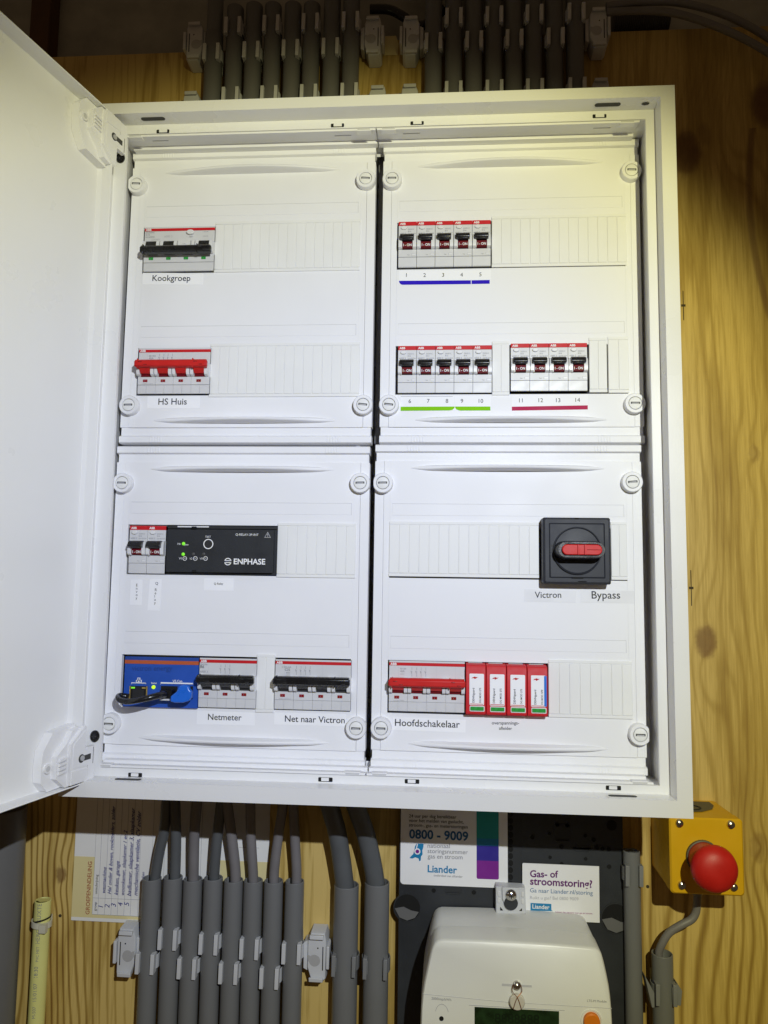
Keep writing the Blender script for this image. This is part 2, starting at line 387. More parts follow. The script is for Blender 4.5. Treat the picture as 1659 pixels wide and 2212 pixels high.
# plastic edge trims, two above and two below the panels
def trim(xa, xb, s):
    t = MB(); Zs = lambda z: z*s
    t.prof([(YR+.001,Zs(.2943)),(YR+.001,Zs(.2922)),(-.020,Zs(.2933)),(-.012,Zs(.2950)),(-.0035,Zs(.2962)),(-.0035,Zs(.2930)),(.004,Zs(.2930)),(.004,Zs(.2975)),(-.020,Zs(.2975)),(-.0225,Zs(.2943))], xa, xb, 'plastic')
    for xc in (xa+.011, xb-.011):
        t.box(xc-.0068,xc+.0068,YR+.0004,-.02,min(Zs(.2925),Zs(.2915)),max(Zs(.2925),Zs(.2915)),'plastic')
        t.box(xc-.0060,xc+.0060,YR+.0007,YR+.002,min(Zs(.2938),Zs(.2926)),max(Zs(.2938),Zs(.2926)),'line')
    xm_ = xa+.03 if xa < -.1 else xb-.03
    for xq in (xa+.032, xb-.032): t.box(xq-.008,xq+.008,-.0165,-.0155,min(Zs(.2942),Zs(.2936)),max(Zs(.2942),Zs(.2936)),'line')
    cpart(t, 'edge_trim', bevel=.0003)
for xa, xb in ((-.2425,-.0006),(.0006,.2415)):
    trim(xa, xb, 1); trim(xa, xb, -1)

# ---- door, opened about 104 degrees
DX, DY = -.250, -.968           # direction from hinge edge to free edge
NX, NY = .968, -.250            # direction the inside faces
H0 = Vector((-.2425-NX*.015, -.0465-NY*.015, 0))
DZ0, DZ1 = -.305, .301
def dp(u, n, z): return (H0.x+DX*u+NX*n, H0.y+DY*u+NY*n, z)
def dbox(mb, u0, u1, n0, n1, z0, z1, m):
    vs = [dp(u,n,z) for z in (z0,z1) for u,n in ((u0,n0),(u1,n0),(u1,n1),(u0,n1))]
    return mb.add(vs, [(0,1,5,4),(1,2,6,5),(2,3,7,6),(3,0,4,7),(4,5,6,7),(3,2,1,0)], m)
def dprism(mb, poly, n0, n1, m):     # poly in u,z
    k = len(poly); vs = [dp(u,n0,z) for u,z in poly]+[dp(u,n1,z) for u,z in poly]
    return mb.add(vs, [tuple(range(k)), tuple(range(2*k-1,k-1,-1))]+[(i,(i+1)%k,k+(i+1)%k,k+i) for i in range(k)], m)
DW = .494
d = MB()
R5 = lambda n, u0, u1, z0, z1: [dp(u0,n,z0), dp(u1,n,z0), dp(u1,n,z1), dp(u0,n,z1)]
d.loft([R5(0,.0012,DW-.0012,DZ0+.0012,DZ1-.0012), R5(.015,.0012,DW-.0012,DZ0+.0012,DZ1-.0012), R5(.015,0,DW,DZ0,DZ1), R5(-.0012,0,DW,DZ0,DZ1)], 'paint')
door = cpart(d, 'door', bevel=.0006)
def dcpart(mb, name, bevel=0, **k):
    o = mb.build(name, None, bevel, **k); o.parent = door; return o
def hinge(s):
    h = MB(); e = DZ1 if s > 0 else DZ0
    Z = lambda q: e-s*q          # q = distance from the door's end
    P = lambda pts: [(u, Z(q)) for u, q in pts]
    k = 18; P = lambda pts: [(u*.001, Z(q*.001)) for u, q in pts]
    C_ = lambda u, q, r: [(u*.001+r*.001*math.cos(2*math.pi*i/k), Z(q*.001)+r*.001*math.sin(2*math.pi*i/k)) for i in range(k)]
    dprism(h, P([(2,2),(31,1.5),(38.5,10),(39,22),(37.5,35),(28,48),(2,51)]), .0002, .0085, 'plastic')
    dprism(h, P([(2,2),(17,2),(27.5,11),(28,29),(17,38),(11,47),(2,49)]), .0085, .0138, 'plastic')
    dprism(h, P([(-14.5,3),(14,3),(15.5,9),(15.5,37),(-1,50),(-2.5,49),(-2.5,31),(-14.5,31)]), .0125, .0168, 'plastic')
    dprism(h, P([(-5.5,3.2),(13.6,3.2),(13.6,14.5),(-5.5,13.5)]), .0165, .0174, 'plastic')
    dprism(h, P([(-5.9,3.2),(-5.5,3.2),(-5.5,16),(-5.9,16)]), .0165, .0172, 'line')
    dprism(h, P([(-5.0,15.5),(12.5,16.5),(12.5,36),(-1,46),(-2,45),(-2,29.5),(-5.0,29.5)]), .0165, .0172, 'plastic')
    for i in range(4): dprism(h, P([(17.5,15+i*3.4),(26,14+i*3.4),(26,16.2+i*3.4),(17.5,17.2+i*3.4)]), .0138, .0156, 'plastic')
    for ro, m, n1 in ((4.0,'plastic',.0102),(2.3,'line',.0104)): dprism(h, C_(33,20.5,ro), .008, n1, m)
    dprism(h, C_(2.5,23,3.6), .0172, .01732, 'gap'); dprism(h, P([(-9,20.5),(2.5,20.5),(2.5,25),(-9,25)]), .0167, .01728, 'gap')
    dprism(h, C_(2.0,23.2,2.3), .0172, .0182, 'devdark')
    dprism(h, P([(-12.6,16),(-12.2,16),(-12.2,30),(-12.6,30)]), .0167, .0170, 'gap')
    dcpart(h, 'hinge_block', .0008, seg=3)
hinge(1); hinge(-1)
for px, py in ((261,342),(205.5,1590)):
    x, z = at(px, py, YR); g = MB(); rg_ = lambda r, y: [(x+r*.82*math.cos(2*math.pi*i/24), y, z+r*math.sin(2*math.pi*i/24)) for i in range(24)]
    g.loft([rg_(.0051,YR+.0005),rg_(.0051,YR-.0012),rg_(.0040,YR-.0024)],'black',False,True); g.box(x-.0022,x+.0022,YR-.0026,YR-.002,z-.0004,z+.0004,'gap'); g.box(x-.0004,x+.0004,YR-.0026,YR-.002,z-.0020,z+.0020,'gap')
    cpart(g, 'bumper')

# ---- four cover panels
ROWS = {'U': (.193,.0707), 'L': (-.1013,-.223)}
YP = .005
def blank_strip(panel, p0, p1, n, first=0, last=0, y=.0036):
    (x0, z1), (x1, z0) = at(*p0, y), at(*p1, y)
    b = MB(); b.box(x0,x1,y+.0007,y+.012,z0,z1,'blank')
    xs = [x0+i*(x1-x0-first-last)/n for i in range(n+1)]
    if first or last: xs = [x0]+[x0+first+i*(x1-x0-first-last)/n for i in range(n+1)]+([x1] if last else [])
    if first == 0 and last == 0: pass
    xs = sorted(set(round(q,6) for q in xs))
    for a, q in zip(xs, xs[1:]):
        b.box(a+.00025,q-.00025,y,y+.001,z0+.003,z1-.003,'blank')
    b.box(x0,x1,y+.0002,y+.001,z1-.0027,z1,'blank'); b.box(x0,x1,y+.0002,y+.001,z0,z0+.0027,'blank')
    o = cpart(b, 'blanking_strip', panel, .0003); return o
def make_panel(k, cx, cz):
    p = MB(); hw, hh = .1218, .1473; x0, x1, z0, z1 = cx-hw, cx+hw, cz-hh, cz+hh
    ra, rb = ROWS[k[0]]
    ox0, ox1 = cx-.1075, cx+.1075
    zs = [z0+.0155, rb-.0232, rb+.0238, ra-.0232, ra+.0238, z1-.0155]
    yb = YP+.004
    for i in (0,2,4): p.box(ox0, ox1, YP, yb, zs[i], zs[i+1], 'plastic')
    p.box(x0+.0085, ox0, YP, yb, zs[0], zs[5], 'plastic'); p.box(ox1, x1-.0085, YP, yb, zs[0], zs[5], 'plastic')
    # edge strips, a shade lower than the plate, with a return towards the back
    for a, q in ((x0,x0+.0083),(x1-.0083,x1)): p.box(a, q, YP+.0005, yb+.008, zs[0]+.0002, zs[5]-.0002, 'plastic')
    # steps along top and bottom
    for s, e in ((1,z1),(-1,z0)):
        q = lambda t: e-s*t
        lo = lambda a, b_: (min(q(a),q(b_)), max(q(a),q(b_)))
        a, b_ = lo(.0070,.0158); p.box(x0+.0010, x1-.0010, YP+.0016, yb+.008, a, b_, 'plastic')
        p.prof([(YP+.0016,q(.0078)),(YP-.0010,q(.0066)),(YP-.0010,q(.0010)),(YP+.0005,q(0)),(YP+.012,q(0)),(YP+.012,q(.0078))], x0, x1, 'plastic')
        for gx in (x0+.030, x1-.042):
            for i in range(5): p.box(gx+i*.0026, gx+.0012+i*.0026, YP-.0014, YP, *lo(.0012,.0062), 'plastic')
        # crescent finger grip
        n = 26; zc = q(.0222); rings = []
        for i in range(n+1):
            t = -1+2*i/n; g_ = max(0, 1-t*t); x_ = cx+t*.0885; d_ = .0115*g_**1.15; th = .0006+.0021*min(1, g_*3)
            rings.append([(x_,YP+.0003,zc-th),(x_,YP-d_*.55,zc-th*.85),(x_,YP-d_*.92,zc-th*.45),(x_,YP-d_,zc),(x_,YP-d_*.92,zc+th*.45),(x_,YP-d_*.55,zc+th*.85),(x_,YP+.0003,zc+th)])
        p.loft(rings, 'plastic')
    # clear label carriers above each row
    for zz in (ra, rb):
        p.box(cx-.1055, cx+.1055, YP-.0003, YP+.001, zz+.0345, zz+.0455, 'plastic')
        p.box(cx-.1055, cx+.1055, YP-.00042, YP+.001, zz+.0452, zz+.0456, 'line'); p.box(cx+.1051, cx+.1055, YP-.00041, YP+.001, zz+.0345, zz+.0452, 'line')
    o = cpart(p, 'cover_panel', cab, .0004)
    o['label'] = {'UL':'upper left white cover panel','UR':'upper right white cover panel with fourteen small breakers','LL':'lower left white cover panel','LR':'lower right white cover panel with black rotary switch'}[k]
    return o
SCR = {'UL':((295,398),(790,386),(278,875),(784,874)), 'UR':((847,386),(1364,368),(840,874),(1372,871)),
       'LL':((264,1043),(778,1043),(236,1563),(769,1573)), 'LR':((827,1043),(1366,1041),(823,1573),(1383,1587))}
PAN = {}
for k, pts in SCR.items():
    w_ = [at(*q, -.0005) for q in pts]; cx = sum(q[0] for q in w_)/4; cz = sum(q[1] for q in w_)/4
    pn = PAN[k] = make_panel(k, cx, cz)
    for i, (sx, sz) in enumerate(w_):
        s = MB(); edge = (cx-.1226) if i in (0,2) else (cx+.1226)
        def clampx(v): return max(v, edge) if i in (0,2) else min(v, edge)
        n = 40; rings = []
        for r, y in ((.0094,YP+.0005),(.0094,-.0006),(.0088,-.0016),(.0062,-.0016),(.0060,-.0006)):
            rings.append([(clampx(sx+r*math.cos(2*math.pi*j/n)) if r > .008 else sx+r*math.cos(2*math.pi*j/n), y, sz+r*math.sin(2*math.pi*j/n)) for j in range(n)])
        s.loft(rings, 'plastic', False, False)
        s.lathe(sx, sz, [(.0,-.0022),(.0035,-.0021),(.0056,-.0015),(.00575,-.0006)], 'blank', 32)
        a = math.radians(random.uniform(-7,5) if k[0]=='U' else random.uniform(-2,6))
        for hw, hh, y, m in ((.0041,.00095,-.00228,'gap'),(.0032,.00045,-.00236,'inklight')):
            dzv = 0 if m == 'gap' else -.0003
            pts_ = [(-hw,-hh+dzv),(hw,-hh+dzv),(hw,hh+dzv),(-hw,hh+dzv)]
            s.prism([(sx+u*math.cos(a)-v*math.sin(a), sz+u*math.sin(a)+v*math.cos(a)) for u,v in pts_], y, -.001, m)
        o = cpart(s, 'quarter_turn_screw', pn)
blank_strip(PAN['UL'], (465.5,479), (777,583), 16); blank_strip(PAN['UL'], (455,742), (776,856), 16)
blank_strip(PAN['UR'], (1062,467), (1355,572), 14); 
blank_strip(PAN['UR'], (1063,737), (1101,853), 2); blank_strip(PAN['UR'], (1272,729), (1312.5,847), 2); blank_strip(PAN['UR'], (1313,727), (1360,848), 2)
blank_strip(PAN['LL'], (600,1129), (767,1249), 8); blank_strip(PAN['LL'], (555,1413), (591,1540), 2)
blank_strip(PAN['LR'], (841,1126), (1165,1249), 15); blank_strip(PAN['LR'], (1319,1127), (1356,1253), 2); blank_strip(PAN['LR'], (1184.5,1425), (1368,1554), 8)

# ---- stickers on the panels
def sticker(panel, corners, texts, y=YP, label=None, m='paper'):
    s = MB(); q = [at(*p_, y-.0002) for p_ in corners]
    s.prism(q, y-.00022, y-.00002, m)
    for t in texts: t(s)
    o = cpart(s, 'sticker', panel)
    if label: o['label'] = label
    return o
def T(t, p0, p1, y=YP-.0004, m='ink', **k):
    k.setdefault('bold', .006)
    return T_(t, p0, p1, y, m, **k)
def T_(t, p0, p1, y=YP-.0004, m='ink', **k): return lambda s: s.text(t, at(*p0, y), at(*p1, y), y, m, **k)
def Tv(t, p0, p1, y=YP-.0004, m='ink'):        # letters stacked down a column
    def go(s):
        n = len(t)
        for i, ch in enumerate(t):
            if ch == ' ': continue
            a = i/(n-1); px = p0[0]+(p1[0]-p0[0])*a; py = p0[1]+(p1[1]-p0[1])*a
            s.text(ch, at(px-2.2, py+3, y), at(px+2.2, py+3, y), y, m, size=.0036)
    return go
cA = lambda u, v: c('A', u, v)
sticker(PAN['UL'], [c('A',240,552),c('A',595,553),c('A',597,487),c('A',243,482)], [T('Kookgroep', c('A',298,531), c('A',521,531))], label='white sticker reading Kookgroep')
sticker(PAN['UL'], [c('B',268,533),c('B',576,533),c('B',578,462),c('B',270,464)], [T('HS Huis', c('B',333,512), c('B',500,511))], label='white sticker reading HS Huis')
def bar(pts, m, y=YP-.0004): return lambda s: s.prism([at(*q, y) for q in pts], y, y+.0002, m)
def nums(k, lst, y=YP-.0004):
    def go(s):
        for t, u, v in lst:
            a = at(*c(k,u-5*len(t),v+7), y); b_ = at(*c(k,u+5*len(t),v+7), y); vs_, f_, a0, a1, b0, b1 = glyphs(t); k_ = .0054; cx_ = (a[0]+b_[0])/2; w_ = (a1-a0)*k_/2; s.text(t, (cx_-w_,a[1]), (cx_+w_,b_[1]), y, 'ink')
    return go
sticker(PAN['UR'], [c('C',175,534),c('C',692,529),c('C',697,450),c('C',175,455)], [nums('C',[('1',216,484),('2',320,484),('3',425,483),('4',530,482),('5',637,480)]),
        bar([c('C',175,516),c('C',178,526),c('C',186,533),c('C',195,535),c('C',583,531),c('C',583,510),c('C',175,513)],'barblue'), bar([c('C',587,531),c('C',690,529),c('C',690,508),c('C',587,510)],'barblue')], label='number strip 1 to 5 with blue bar')
sticker(PAN['UR'], [c('D',184,530),c('D',490,528),c('D',490,447),c('D',184,449)], [nums('D',[('6',236,479),('7',341,478),('8',447,478)]), lambda s: s.prism([at(*q,YP-.0004) for q in (c('D',184,450),c('D',480,449),c('D',480,447.5),c('D',184,448.5))],YP-.0004,YP-.0002,'inkgrey'),
        bar([c('D',184,530),c('D',462,528),c('D',478,525),c('D',490,514),c('D',490,506),c('D',184,507)],'bargreen')], label='number strip 6 to 8 with green bar')
sticker(PAN['UR'], [c('D',492,530),c('D',695,528),c('D',695,445),c('D',492,447)], [nums('D',[('9',532,478),('10',640,478)]), bar([c('D',492,508),c('D',500,522),c('D',520,529),c('D',694,528),c('D',694,506),c('D',492,506)],'bargreen')], label='number strip 9 and 10 with green bar')
sticker(PAN['UR'], [c('D',815,530),c('D',1248,524),c('D',1248,438),c('D',815,444)], [nums('D',[('11',867,475),('12',980,474),('13',1079,474),('14',1190,472)]), bar([c('D',816,529),c('D',1247,522),c('D',1247,499),c('D',816,507)],'barred')], label='number strip 11 to 14 with crimson bar')
sticker(PAN['LL'], [c('E',232,622),c('E',299,624),c('E',305,480),c('E',238,480)], [Tv('Envoy', c('E',274,510), c('E',271,583))], label='narrow sticker reading Envoy downwards')
sticker(PAN['LL'], [c('E',333,653),c('E',403,656),c('E',413,477),c('E',346,476)], [Tv('Q Relay', c('E',383,500), c('E',376,610))], label='narrow sticker reading Q Relay downwards')
sticker(PAN['LL'], [c('E',653,541),c('E',820,543),c('E',821,474),c('E',654,472)], [T('Q Relay', c('E',710,508), c('E',763,508))], label='small wide sticker reading Q Relay')
sticker(PAN['LL'], [c('F',612,536),c('F',941,543),c('F',942,472),c('F',614,459)], [T('Netmeter', c('F',676,511), c('F',867,515))], label='white sticker reading Netmeter')
sticker(PAN['LL'], [c('F',1052,537),c('F',1458,549),c('F',1460,478),c('F',1054,470)], [T('Net naar Victron', c('F',1113,521), c('F',1453,531))], label='white sticker reading Net naar Victron')
sticker(PAN['LR'], [c('G',782,597),c('G',1042,605),c('G',1045,543),c('G',784,535)], [T('Victron', c('G',837,579), c('G',970,579))], label='sticker reading Victron', m='tape')
sticker(PAN['LR'], [c('G',1066,602),c('G',1335,608),c('G',1337,545),c('G',1068,535)], [T('Bypass', c('G',1123,583), c('G',1266,583))], label='sticker reading Bypass', m='tape')
sticker(PAN['LR'], [c('H',122,503),c('H',488,516),c('H',490,452),c('H',124,437)], [T('Hoofdschakelaar', c('H',134,482), c('H',460,492))], label='white sticker reading Hoofdschakelaar')
sticker(PAN['LR'], [c('H',610,508),c('H',770,510),c('H',770,456),c('H',610,455)], [T('overspannings-', c('H',621,475), c('H',758,476)), T('afleider', c('H',657,502), c('H',723,503))], label='sticker reading overspannings-afleider', m='plastic')

# ================================================================== breakers
DEV_Y = .001      # world y of the flush faces
def place(o, x, z): o.location = (x, DEV_Y, z)
def rcbo(label, rating='B16'):
    t = thing('circuit_breaker', label, 'circuit breaker', (0,0,0), 'slim one-module circuit breakers in the cabinet')
    w_, h = .0175, .0450; b = MB(); e = .00015
    b.box(e, w_-e, .0012, .045, 0, h, 'device')                      # core
    b.prof([(0.0020,0),(.0008,.0005),(.0003,.0094),(.0012,.0096),(.010,.0096),(.010,0)], e, w_-e, 'device')
    b.box(e, w_-e, 0, .01, .0098, .0168, 'device')
    b.box(e, w_-e, 0, .01, .0306, .0408, 'device')
    b.box(e, w_-e, -.0002, .01, .0409, .0448, 'red')
    b.text('ABB', (.0014,.0417), (.0067,.0417), -.0004, 'white', bold=.03)
    # nose: curved side cheeks round the toggle
    def cheek(x0, x1, q):
        b.prof([(0,.0168),(-.0025,.0171),(-.0040,.0182),(-.0044,.0205),(-.0044,.0262+q),(-.0034,.0292),(-.0012,.0306),(.008,.0306),(.008,.0168)], x0, x1, 'fin')
    cheek(.0003,.0032,0); cheek(.0138,.0172,0)
    b.box(.0032,.0138,.0005,.01,.0168,.0306,'blackmatt')
    b.box(.0032,.0038,-.0036,.002,.0168,.0240,'fin')
    # printing
    for i, (s_, x0, z, k) in enumerate((('DS301C',.0092,.0366,.0058),(rating,.0092,.0345,.0028),('Idn=0.03A',.0092,.0322,.0074),('6000 3',.0014,.0322,.0058))):
        b.text(s_, (x0,z), (x0+k,z), -.0002, 'inkgrey')
    b.text('Test', (.0085,.0113), (.0108,.0113), -.0002, 'inkgrey')
    b.prism(rrect(.0127,.0166,.0111,.0131,.0002,1), -.00015, .001, 'inklight'); b.prism(rrect(.0130,.0166,.0111,.0128,.0002,1), -.0003, .001, 'fin')
    b.build('body', t, .0003)
    o = MB().prism(ell(.0052,.0385,.0029,.0019), -.0016, .001, 'fin').build('test_button', t, .0006, seg=3)
    g = MB(); g.prof([(-.0010,.0174),(-.0032,.0178),(-.0034,.0232),(.002,.0238),(.002,.0174)], .0039, .0137, 'redlabel')
    g.text('I - ON', (.0049,.0189), (.0128,.0189), -.0036, 'white', bold=.02, sy=1.15)
    g.build('state_flag', t)
    k = MB(); k.prof([(.002,.0240),(-.0045,.0240),(-.0084,.0246),(-.0090,.0256),(-.0085,.0276),(-.0074,.0292),(-.0050,.0304),(-.002,.0306),(.002,.0304)], .0018, .0150, 'black')
    k.prof([(-.0060,.0232),(-.0078,.0244),(-.0066,.0254),(-.0050,.0246)], .0040, .0136, 'black')
    k.build('toggle', t, .0005, seg=3)
    return t
def rowpos(x0, zc, n): return [(x0+i*.01755, zc-.0225) for i in range(n)]
spots = rowpos(.0207,.1932,5)+rowpos(.0217,.0708,5)+rowpos(.1268,.0722,4)+rowpos(-.2297,-.1012,2)
labs = ['grey breaker with red top band, above the printed number %d over the blue bar' % n for n in range(1,6)] + \
       ['grey breaker with red top band, above the printed number %d over the green bar' % n for n in range(6,11)] + \
       ['grey breaker with red top band, above the printed number %d over the crimson bar' % n for n in range(11,15)] + \
       ['grey breaker directly above the sticker reading Envoy downwards', 'grey breaker between the Envoy breaker and the black relay box']
proto = rcbo(labs[0]); place(proto, *spots[0])
for lb, sp in list(zip(labs, spots))[1:]:
    n = copy_tree(proto); n['label'] = lb; place(n, *sp)

def multipole(label, poles, x, z, cfg, group=None):
    t = thing('circuit_breaker', label, 'circuit breaker', (0,0,0), group)
    w_, h = cfg.get('w', .0175*poles), .0448; pw = cfg.get('pw', .0175); b = MB()
    wide = cfg.get('wide')              # fault-current breaker: one housing
    b.box(.0002, w_-.0002, .0012, .045, 0, h, 'device')
    for i in range(poles if not wide else 1):
        x0 = i*pw+.0001; x1 = (i+1)*pw-.0001 if not wide else w_-.0002
        if i == poles-1: x1 = w_-.0002
        b.prof([(.0016,0),(.0006,.0004),(.0003,.0083),(.0010,.0086),(.010,.0086),(.010,0)], x0, x1, 'device')
        b.box(x0, x1, 0, .01, .0087, .0163, 'device')
    b.box(.0002, w_-.0002, 0, .01, .0292, .0405, 'device')
    b.box(.0002, w_-.0002, -.0003, .01, .0406, .0432, 'red'); b.box(.0002, w_-.0002, 0, .01, .0433, h, 'device')
    b.text('ABB', (.0012,.0409), (.0068,.0409), -.0005, 'white', bold=.03)
    for i in range(poles):
        cxp = i*pw+pw*.5-cfg.get('sh', 0)
        up = cfg['up']
        for sd in (-1, 1):
            xa = cxp+sd*.0053; xb = cxp+sd*.0083
            b.prof([(.0,.0163),(-.0026,.0165),(-.0046,.0176),(-.0056,.0200),(-.0054,.0255),(-.0044,.0284),(-.0018,.0298),(.008,.0298),(.008,.0163)], min(xa,xb), max(xa,xb), 'fin')
        b.box(cxp-.0053, cxp+.0053, -.0008, .01, .0163, .0292, 'blackmatt' if cfg['h'] == 'black' else 'redlabel')
        # state window
        wx = cxp-.0035
        b.prism(rrect(wx,wx+.0044,.0112,.0138,.0002,1), -.00025, .001, cfg['win'])
        b.text('I', (wx+.0019,.0116), (wx+.0025,.0116), -.0004, 'inkgrey', size=.0022)
        if not wide:
            b.box(i*pw+pw*.5-.00012, i*pw+pw*.5+.00012, -.00015, .001, .0006, .0083, 'line')
            b.box(i*pw+pw*.5-.00012, i*pw+pw*.5+.00012, -.00015, .001, .0293, .0432, 'line')
    for s_, x0, zz, k, mm in cfg['print']: b.text(s_, (x0,zz), (x0+k,zz), -.0003, mm)
    for x0 in cfg.get('dia', []):       # small contact diagram: stroke, blade, stroke
        for a in range(cfg.get('dn', 4)):
            xx = x0+a*.0042
            b.box(xx,xx+.00022,-.00025,.001,.0365,.0392,'inkgrey'); b.prism([(xx-.0010,.0360),(xx-.0007,.0362),(xx+.0002,.0335),(xx-.0001,.0334)],-.00025,.001,'inkgrey'); b.box(xx,xx+.00022,-.00025,.001,.0310,.0333,'inkgrey')
            b.prism(ell(xx+.0001,.0352,.0006,.0006,8),-.00022,.001,'inklight')
    b.build('body', t, .0003)
    hm = cfg['h']
    for i in range(poles):
        tg = MB()
        if i in cfg.get('skip', ()): continue
        cxp = i*pw+pw*.5-cfg.get('sh', 0)
        if cfg['up']: tg.prof([(.001,.0192),(-.0030,.0188),(-.0062,.0212),(-.0090,.0250),(-.0085,.0290),(-.003,.0296),(.001,.0294)], cxp-.0051, cxp+.0051, hm)
        else: tg.prof([(.001,.0285),(-.0025,.0292),(-.0046,.0280),(-.0085,.0190),(-.0080,.0168),(-.003,.0166),(.001,.0170)], cxp-.0051, cxp+.0051, hm)
        tg.build('toggle', t, .0004)
    tb = MB(); xa, xb = .0012, w_-.0008
    za = .0228 if cfg['up'] else .0136
    tb.prof([(-.0060,za),(-.0108,za+.0004),(-.0122,za+.0016),(-.0122,za+.0058),(-.0108,za+.0074),(-.0080,za+.0080),(-.0060,za+.0074)], xa, xb, hm)
    dk = 'blackmatt' if hm == 'black' else 'redwin'
    for xe in (xa+.003, xb-.012):
        tb.box(xe,xe+.004,-.0124,-.011,za+.0046,za+.0056,dk); tb.box(xe+.0052,xe+.009,-.0124,-.011,za+.0018,za+.0028,dk)
        tb.box(xe-.0012,xe-.0004,-.0118,-.0066,za-.0006,za+.0086,hm)
    tb.box(xa-.0009,xa+.0005,-.0112,-.008,za+.0010,za+.0062,hm); tb.box(xb-.0005,xb+.0009,-.0112,-.008,za+.0010,za+.0062,hm)
    tb.build('tie_bar', t, .0005, seg=2)
    t.location = (x, DEV_Y, z)
    return t
k_ = multipole('grey four-pole breaker with lowered black bar and green windows above the Kookgroep sticker', 4, -.2290, .1705, dict(w=.0702, up=False, h='black', win='greenwin', wide=True, skip=(2,), bar=(-.0020,.0672),
    print=[('DS203NC',.0014,.0385,.009,'inkgrey'),('C16',.0014,.0362,.004,'inkgrey'),('Icn=6000A',.0014,.0340,.009,'inkgrey'),('6000 3',.020,.0340,.008,'inklight'),('TEST',.0445,.0335,.004,'inkgrey'),('1 3 5 N',.0585,.0385,.005,'inkgrey'),('2 4 6 N',.0585,.0340,.005,'inkgrey'),('220/380V',.0070,.0312,.009,'inklight')]))
MB().prism(ell(.0465,.0382,.0038,.0024), -.0030, .001, 'fin').build('test_button', k_, .0008, seg=3)
q = MB(); q.prof([(-.0050,.0168),(-.0058,.0185),(-.0058,.0270),(-.0046,.0290),(.001,.0296),(.001,.0165)], .0362, .0480, 'fin'); q.text('T1000', (.0405,.0240), (.0435,.0240), -.0060, 'inkgrey'); q.build('shutter', k_, .0004)
multipole('grey four-pole isolator with raised red bar above the HS Huis sticker', 4, -.2290, .0484, dict(w=.0705, up=True, h='redhandle', win='redwin', bar=(-.0020,.0672), dia=[.0205], dn=4,
    print=[('SD 204',.0102,.0362,.0065,'inkgrey'),('40A',.0102,.0338,.0045,'inkgrey'),('2CDD284111R0040',.0050,.0092,.010,'inklight')]), 'multi-pole breakers with a tie bar')
multipole('grey three-pole breaker with black bar above the Netmeter sticker', 3, -.1577, -.2452, dict(w=.0535, up=True, h='black', win='redwin', bar=(-.0025,.0505), dia=[.0200], dn=3,
    print=[('SN3200',.0010,.0382,.0065,'inkgrey'),('B6',.0010,.0356,.0034,'ink'),('6000 3',.0010,.0315,.007,'inkgrey')]), 'multi-pole breakers with a tie bar')
multipole('grey four-pole breaker with black bar above the Net naar Victron sticker', 4, -.0870, -.2450, dict(w=.0698, up=True, h='black', win='redwin', bar=(-.0015,.0668), dia=[.0195], dn=4,
    print=[('S 203-NA',.0062,.0372,.0085,'inkgrey'),('C32',.0090,.0346,.0048,'ink'),('400V',.0100,.0322,.004,'inkgrey'),('6000',.0100,.0302,.004,'inklight'),('2CDS254103R0324',.0040,.0092,.011,'inklight')]), 'multi-pole breakers with a tie bar')
multipole('grey four-pole main isolator with red bar above the Hoofdschakelaar sticker', 4, .0172, -.2440, dict(w=.0682, up=True, h='redhandle', win='redwin', pw=.01705, bar=(.0002,.0668), dia=[.0205], dn=4,
    print=[('SD 204',.0100,.0372,.0055,'inkgrey'),('40A',.0100,.0348,.0040,'inkgrey'),('400V',.0100,.0324,.0040,'inklight'),('2CDD284111R0040',.0040,.0092,.010,'inklight')]), 'multi-pole breakers with a tie bar')

# ---- surge arresters
def arrester(label, x, z, blue=False, first=False):
    t = thing('surge_arrester', label, 'surge arrester', (x, DEV_Y, z), 'red surge arrester modules beside the main isolator')
    w_ = .0178; b = MB()
    b.prof([(.0005,0),(-.0045,.0006),(-.0060,.0020),(-.0060,.0400),(-.0045,.0436),(.0010,.0450),(.045,.0450),(.045,0)], .00015, w_-.00015, 'red')
    b.box(.0022,w_-.0026,.0012,.004,.0444,.0456,'devdark')
    b.build('body', t, .0005)
    l = MB(); l.prism(rrect(.0032,.0160,.0092,.0365,.0008,3), -.0066, -.005, 'paper')
    if blue: l.prism(rrect(.0146,.0168,.0098,.0362,.0004,2), -.0069, -.0045, 'edgeblue')
    l.box(.0036,.0153,-.0068,-.006,.0099,.0104,'red')
    l.prism([(.0046,.0322),(.0070,.0330),(.0078,.0318),(.0112,.0338),(.0088,.0330),(.0080,.0342)], -.0068, -.006, 'red')
    l.text('DEHN', (.0060,.0326), (.0098,.0329), -.0070, 'red', bold=.03)
    l.text('DEHNguard', (.0076,.0113), (.0076,.0240), -.0068, 'ink', bold=.01)
    l.text('DG MOD NPE' if blue else 'DG MOD 275', (.0134 if not blue else .0134,.0113), (.0134,.0243), -.0068, 'ink', bold=.01)
    l.build('front_label', t)
    g = MB(); g.prism(rrect(.0034,.0166,.0036,.0085,.0008,3), -.0066, -.005, 'fin'); g.prism(rrect(.0040,.0158,.0044,.0078,.0005,2), -.0070, -.006, 'greenwin'); g.build('status_window', t, .0003)
    return t
for i, (px, lb) in enumerate(((1006,'red surge arrester next to the red-barred main isolator'),(1052,'second red surge arrester from the main isolator'),(1096.5,'third red surge arrester from the main isolator'),(1140,'red surge arrester with a blue label edge beside the blank strip'))):
    arrester(lb, .0860+i*.0180, -.2450-i*.0001, i == 3)

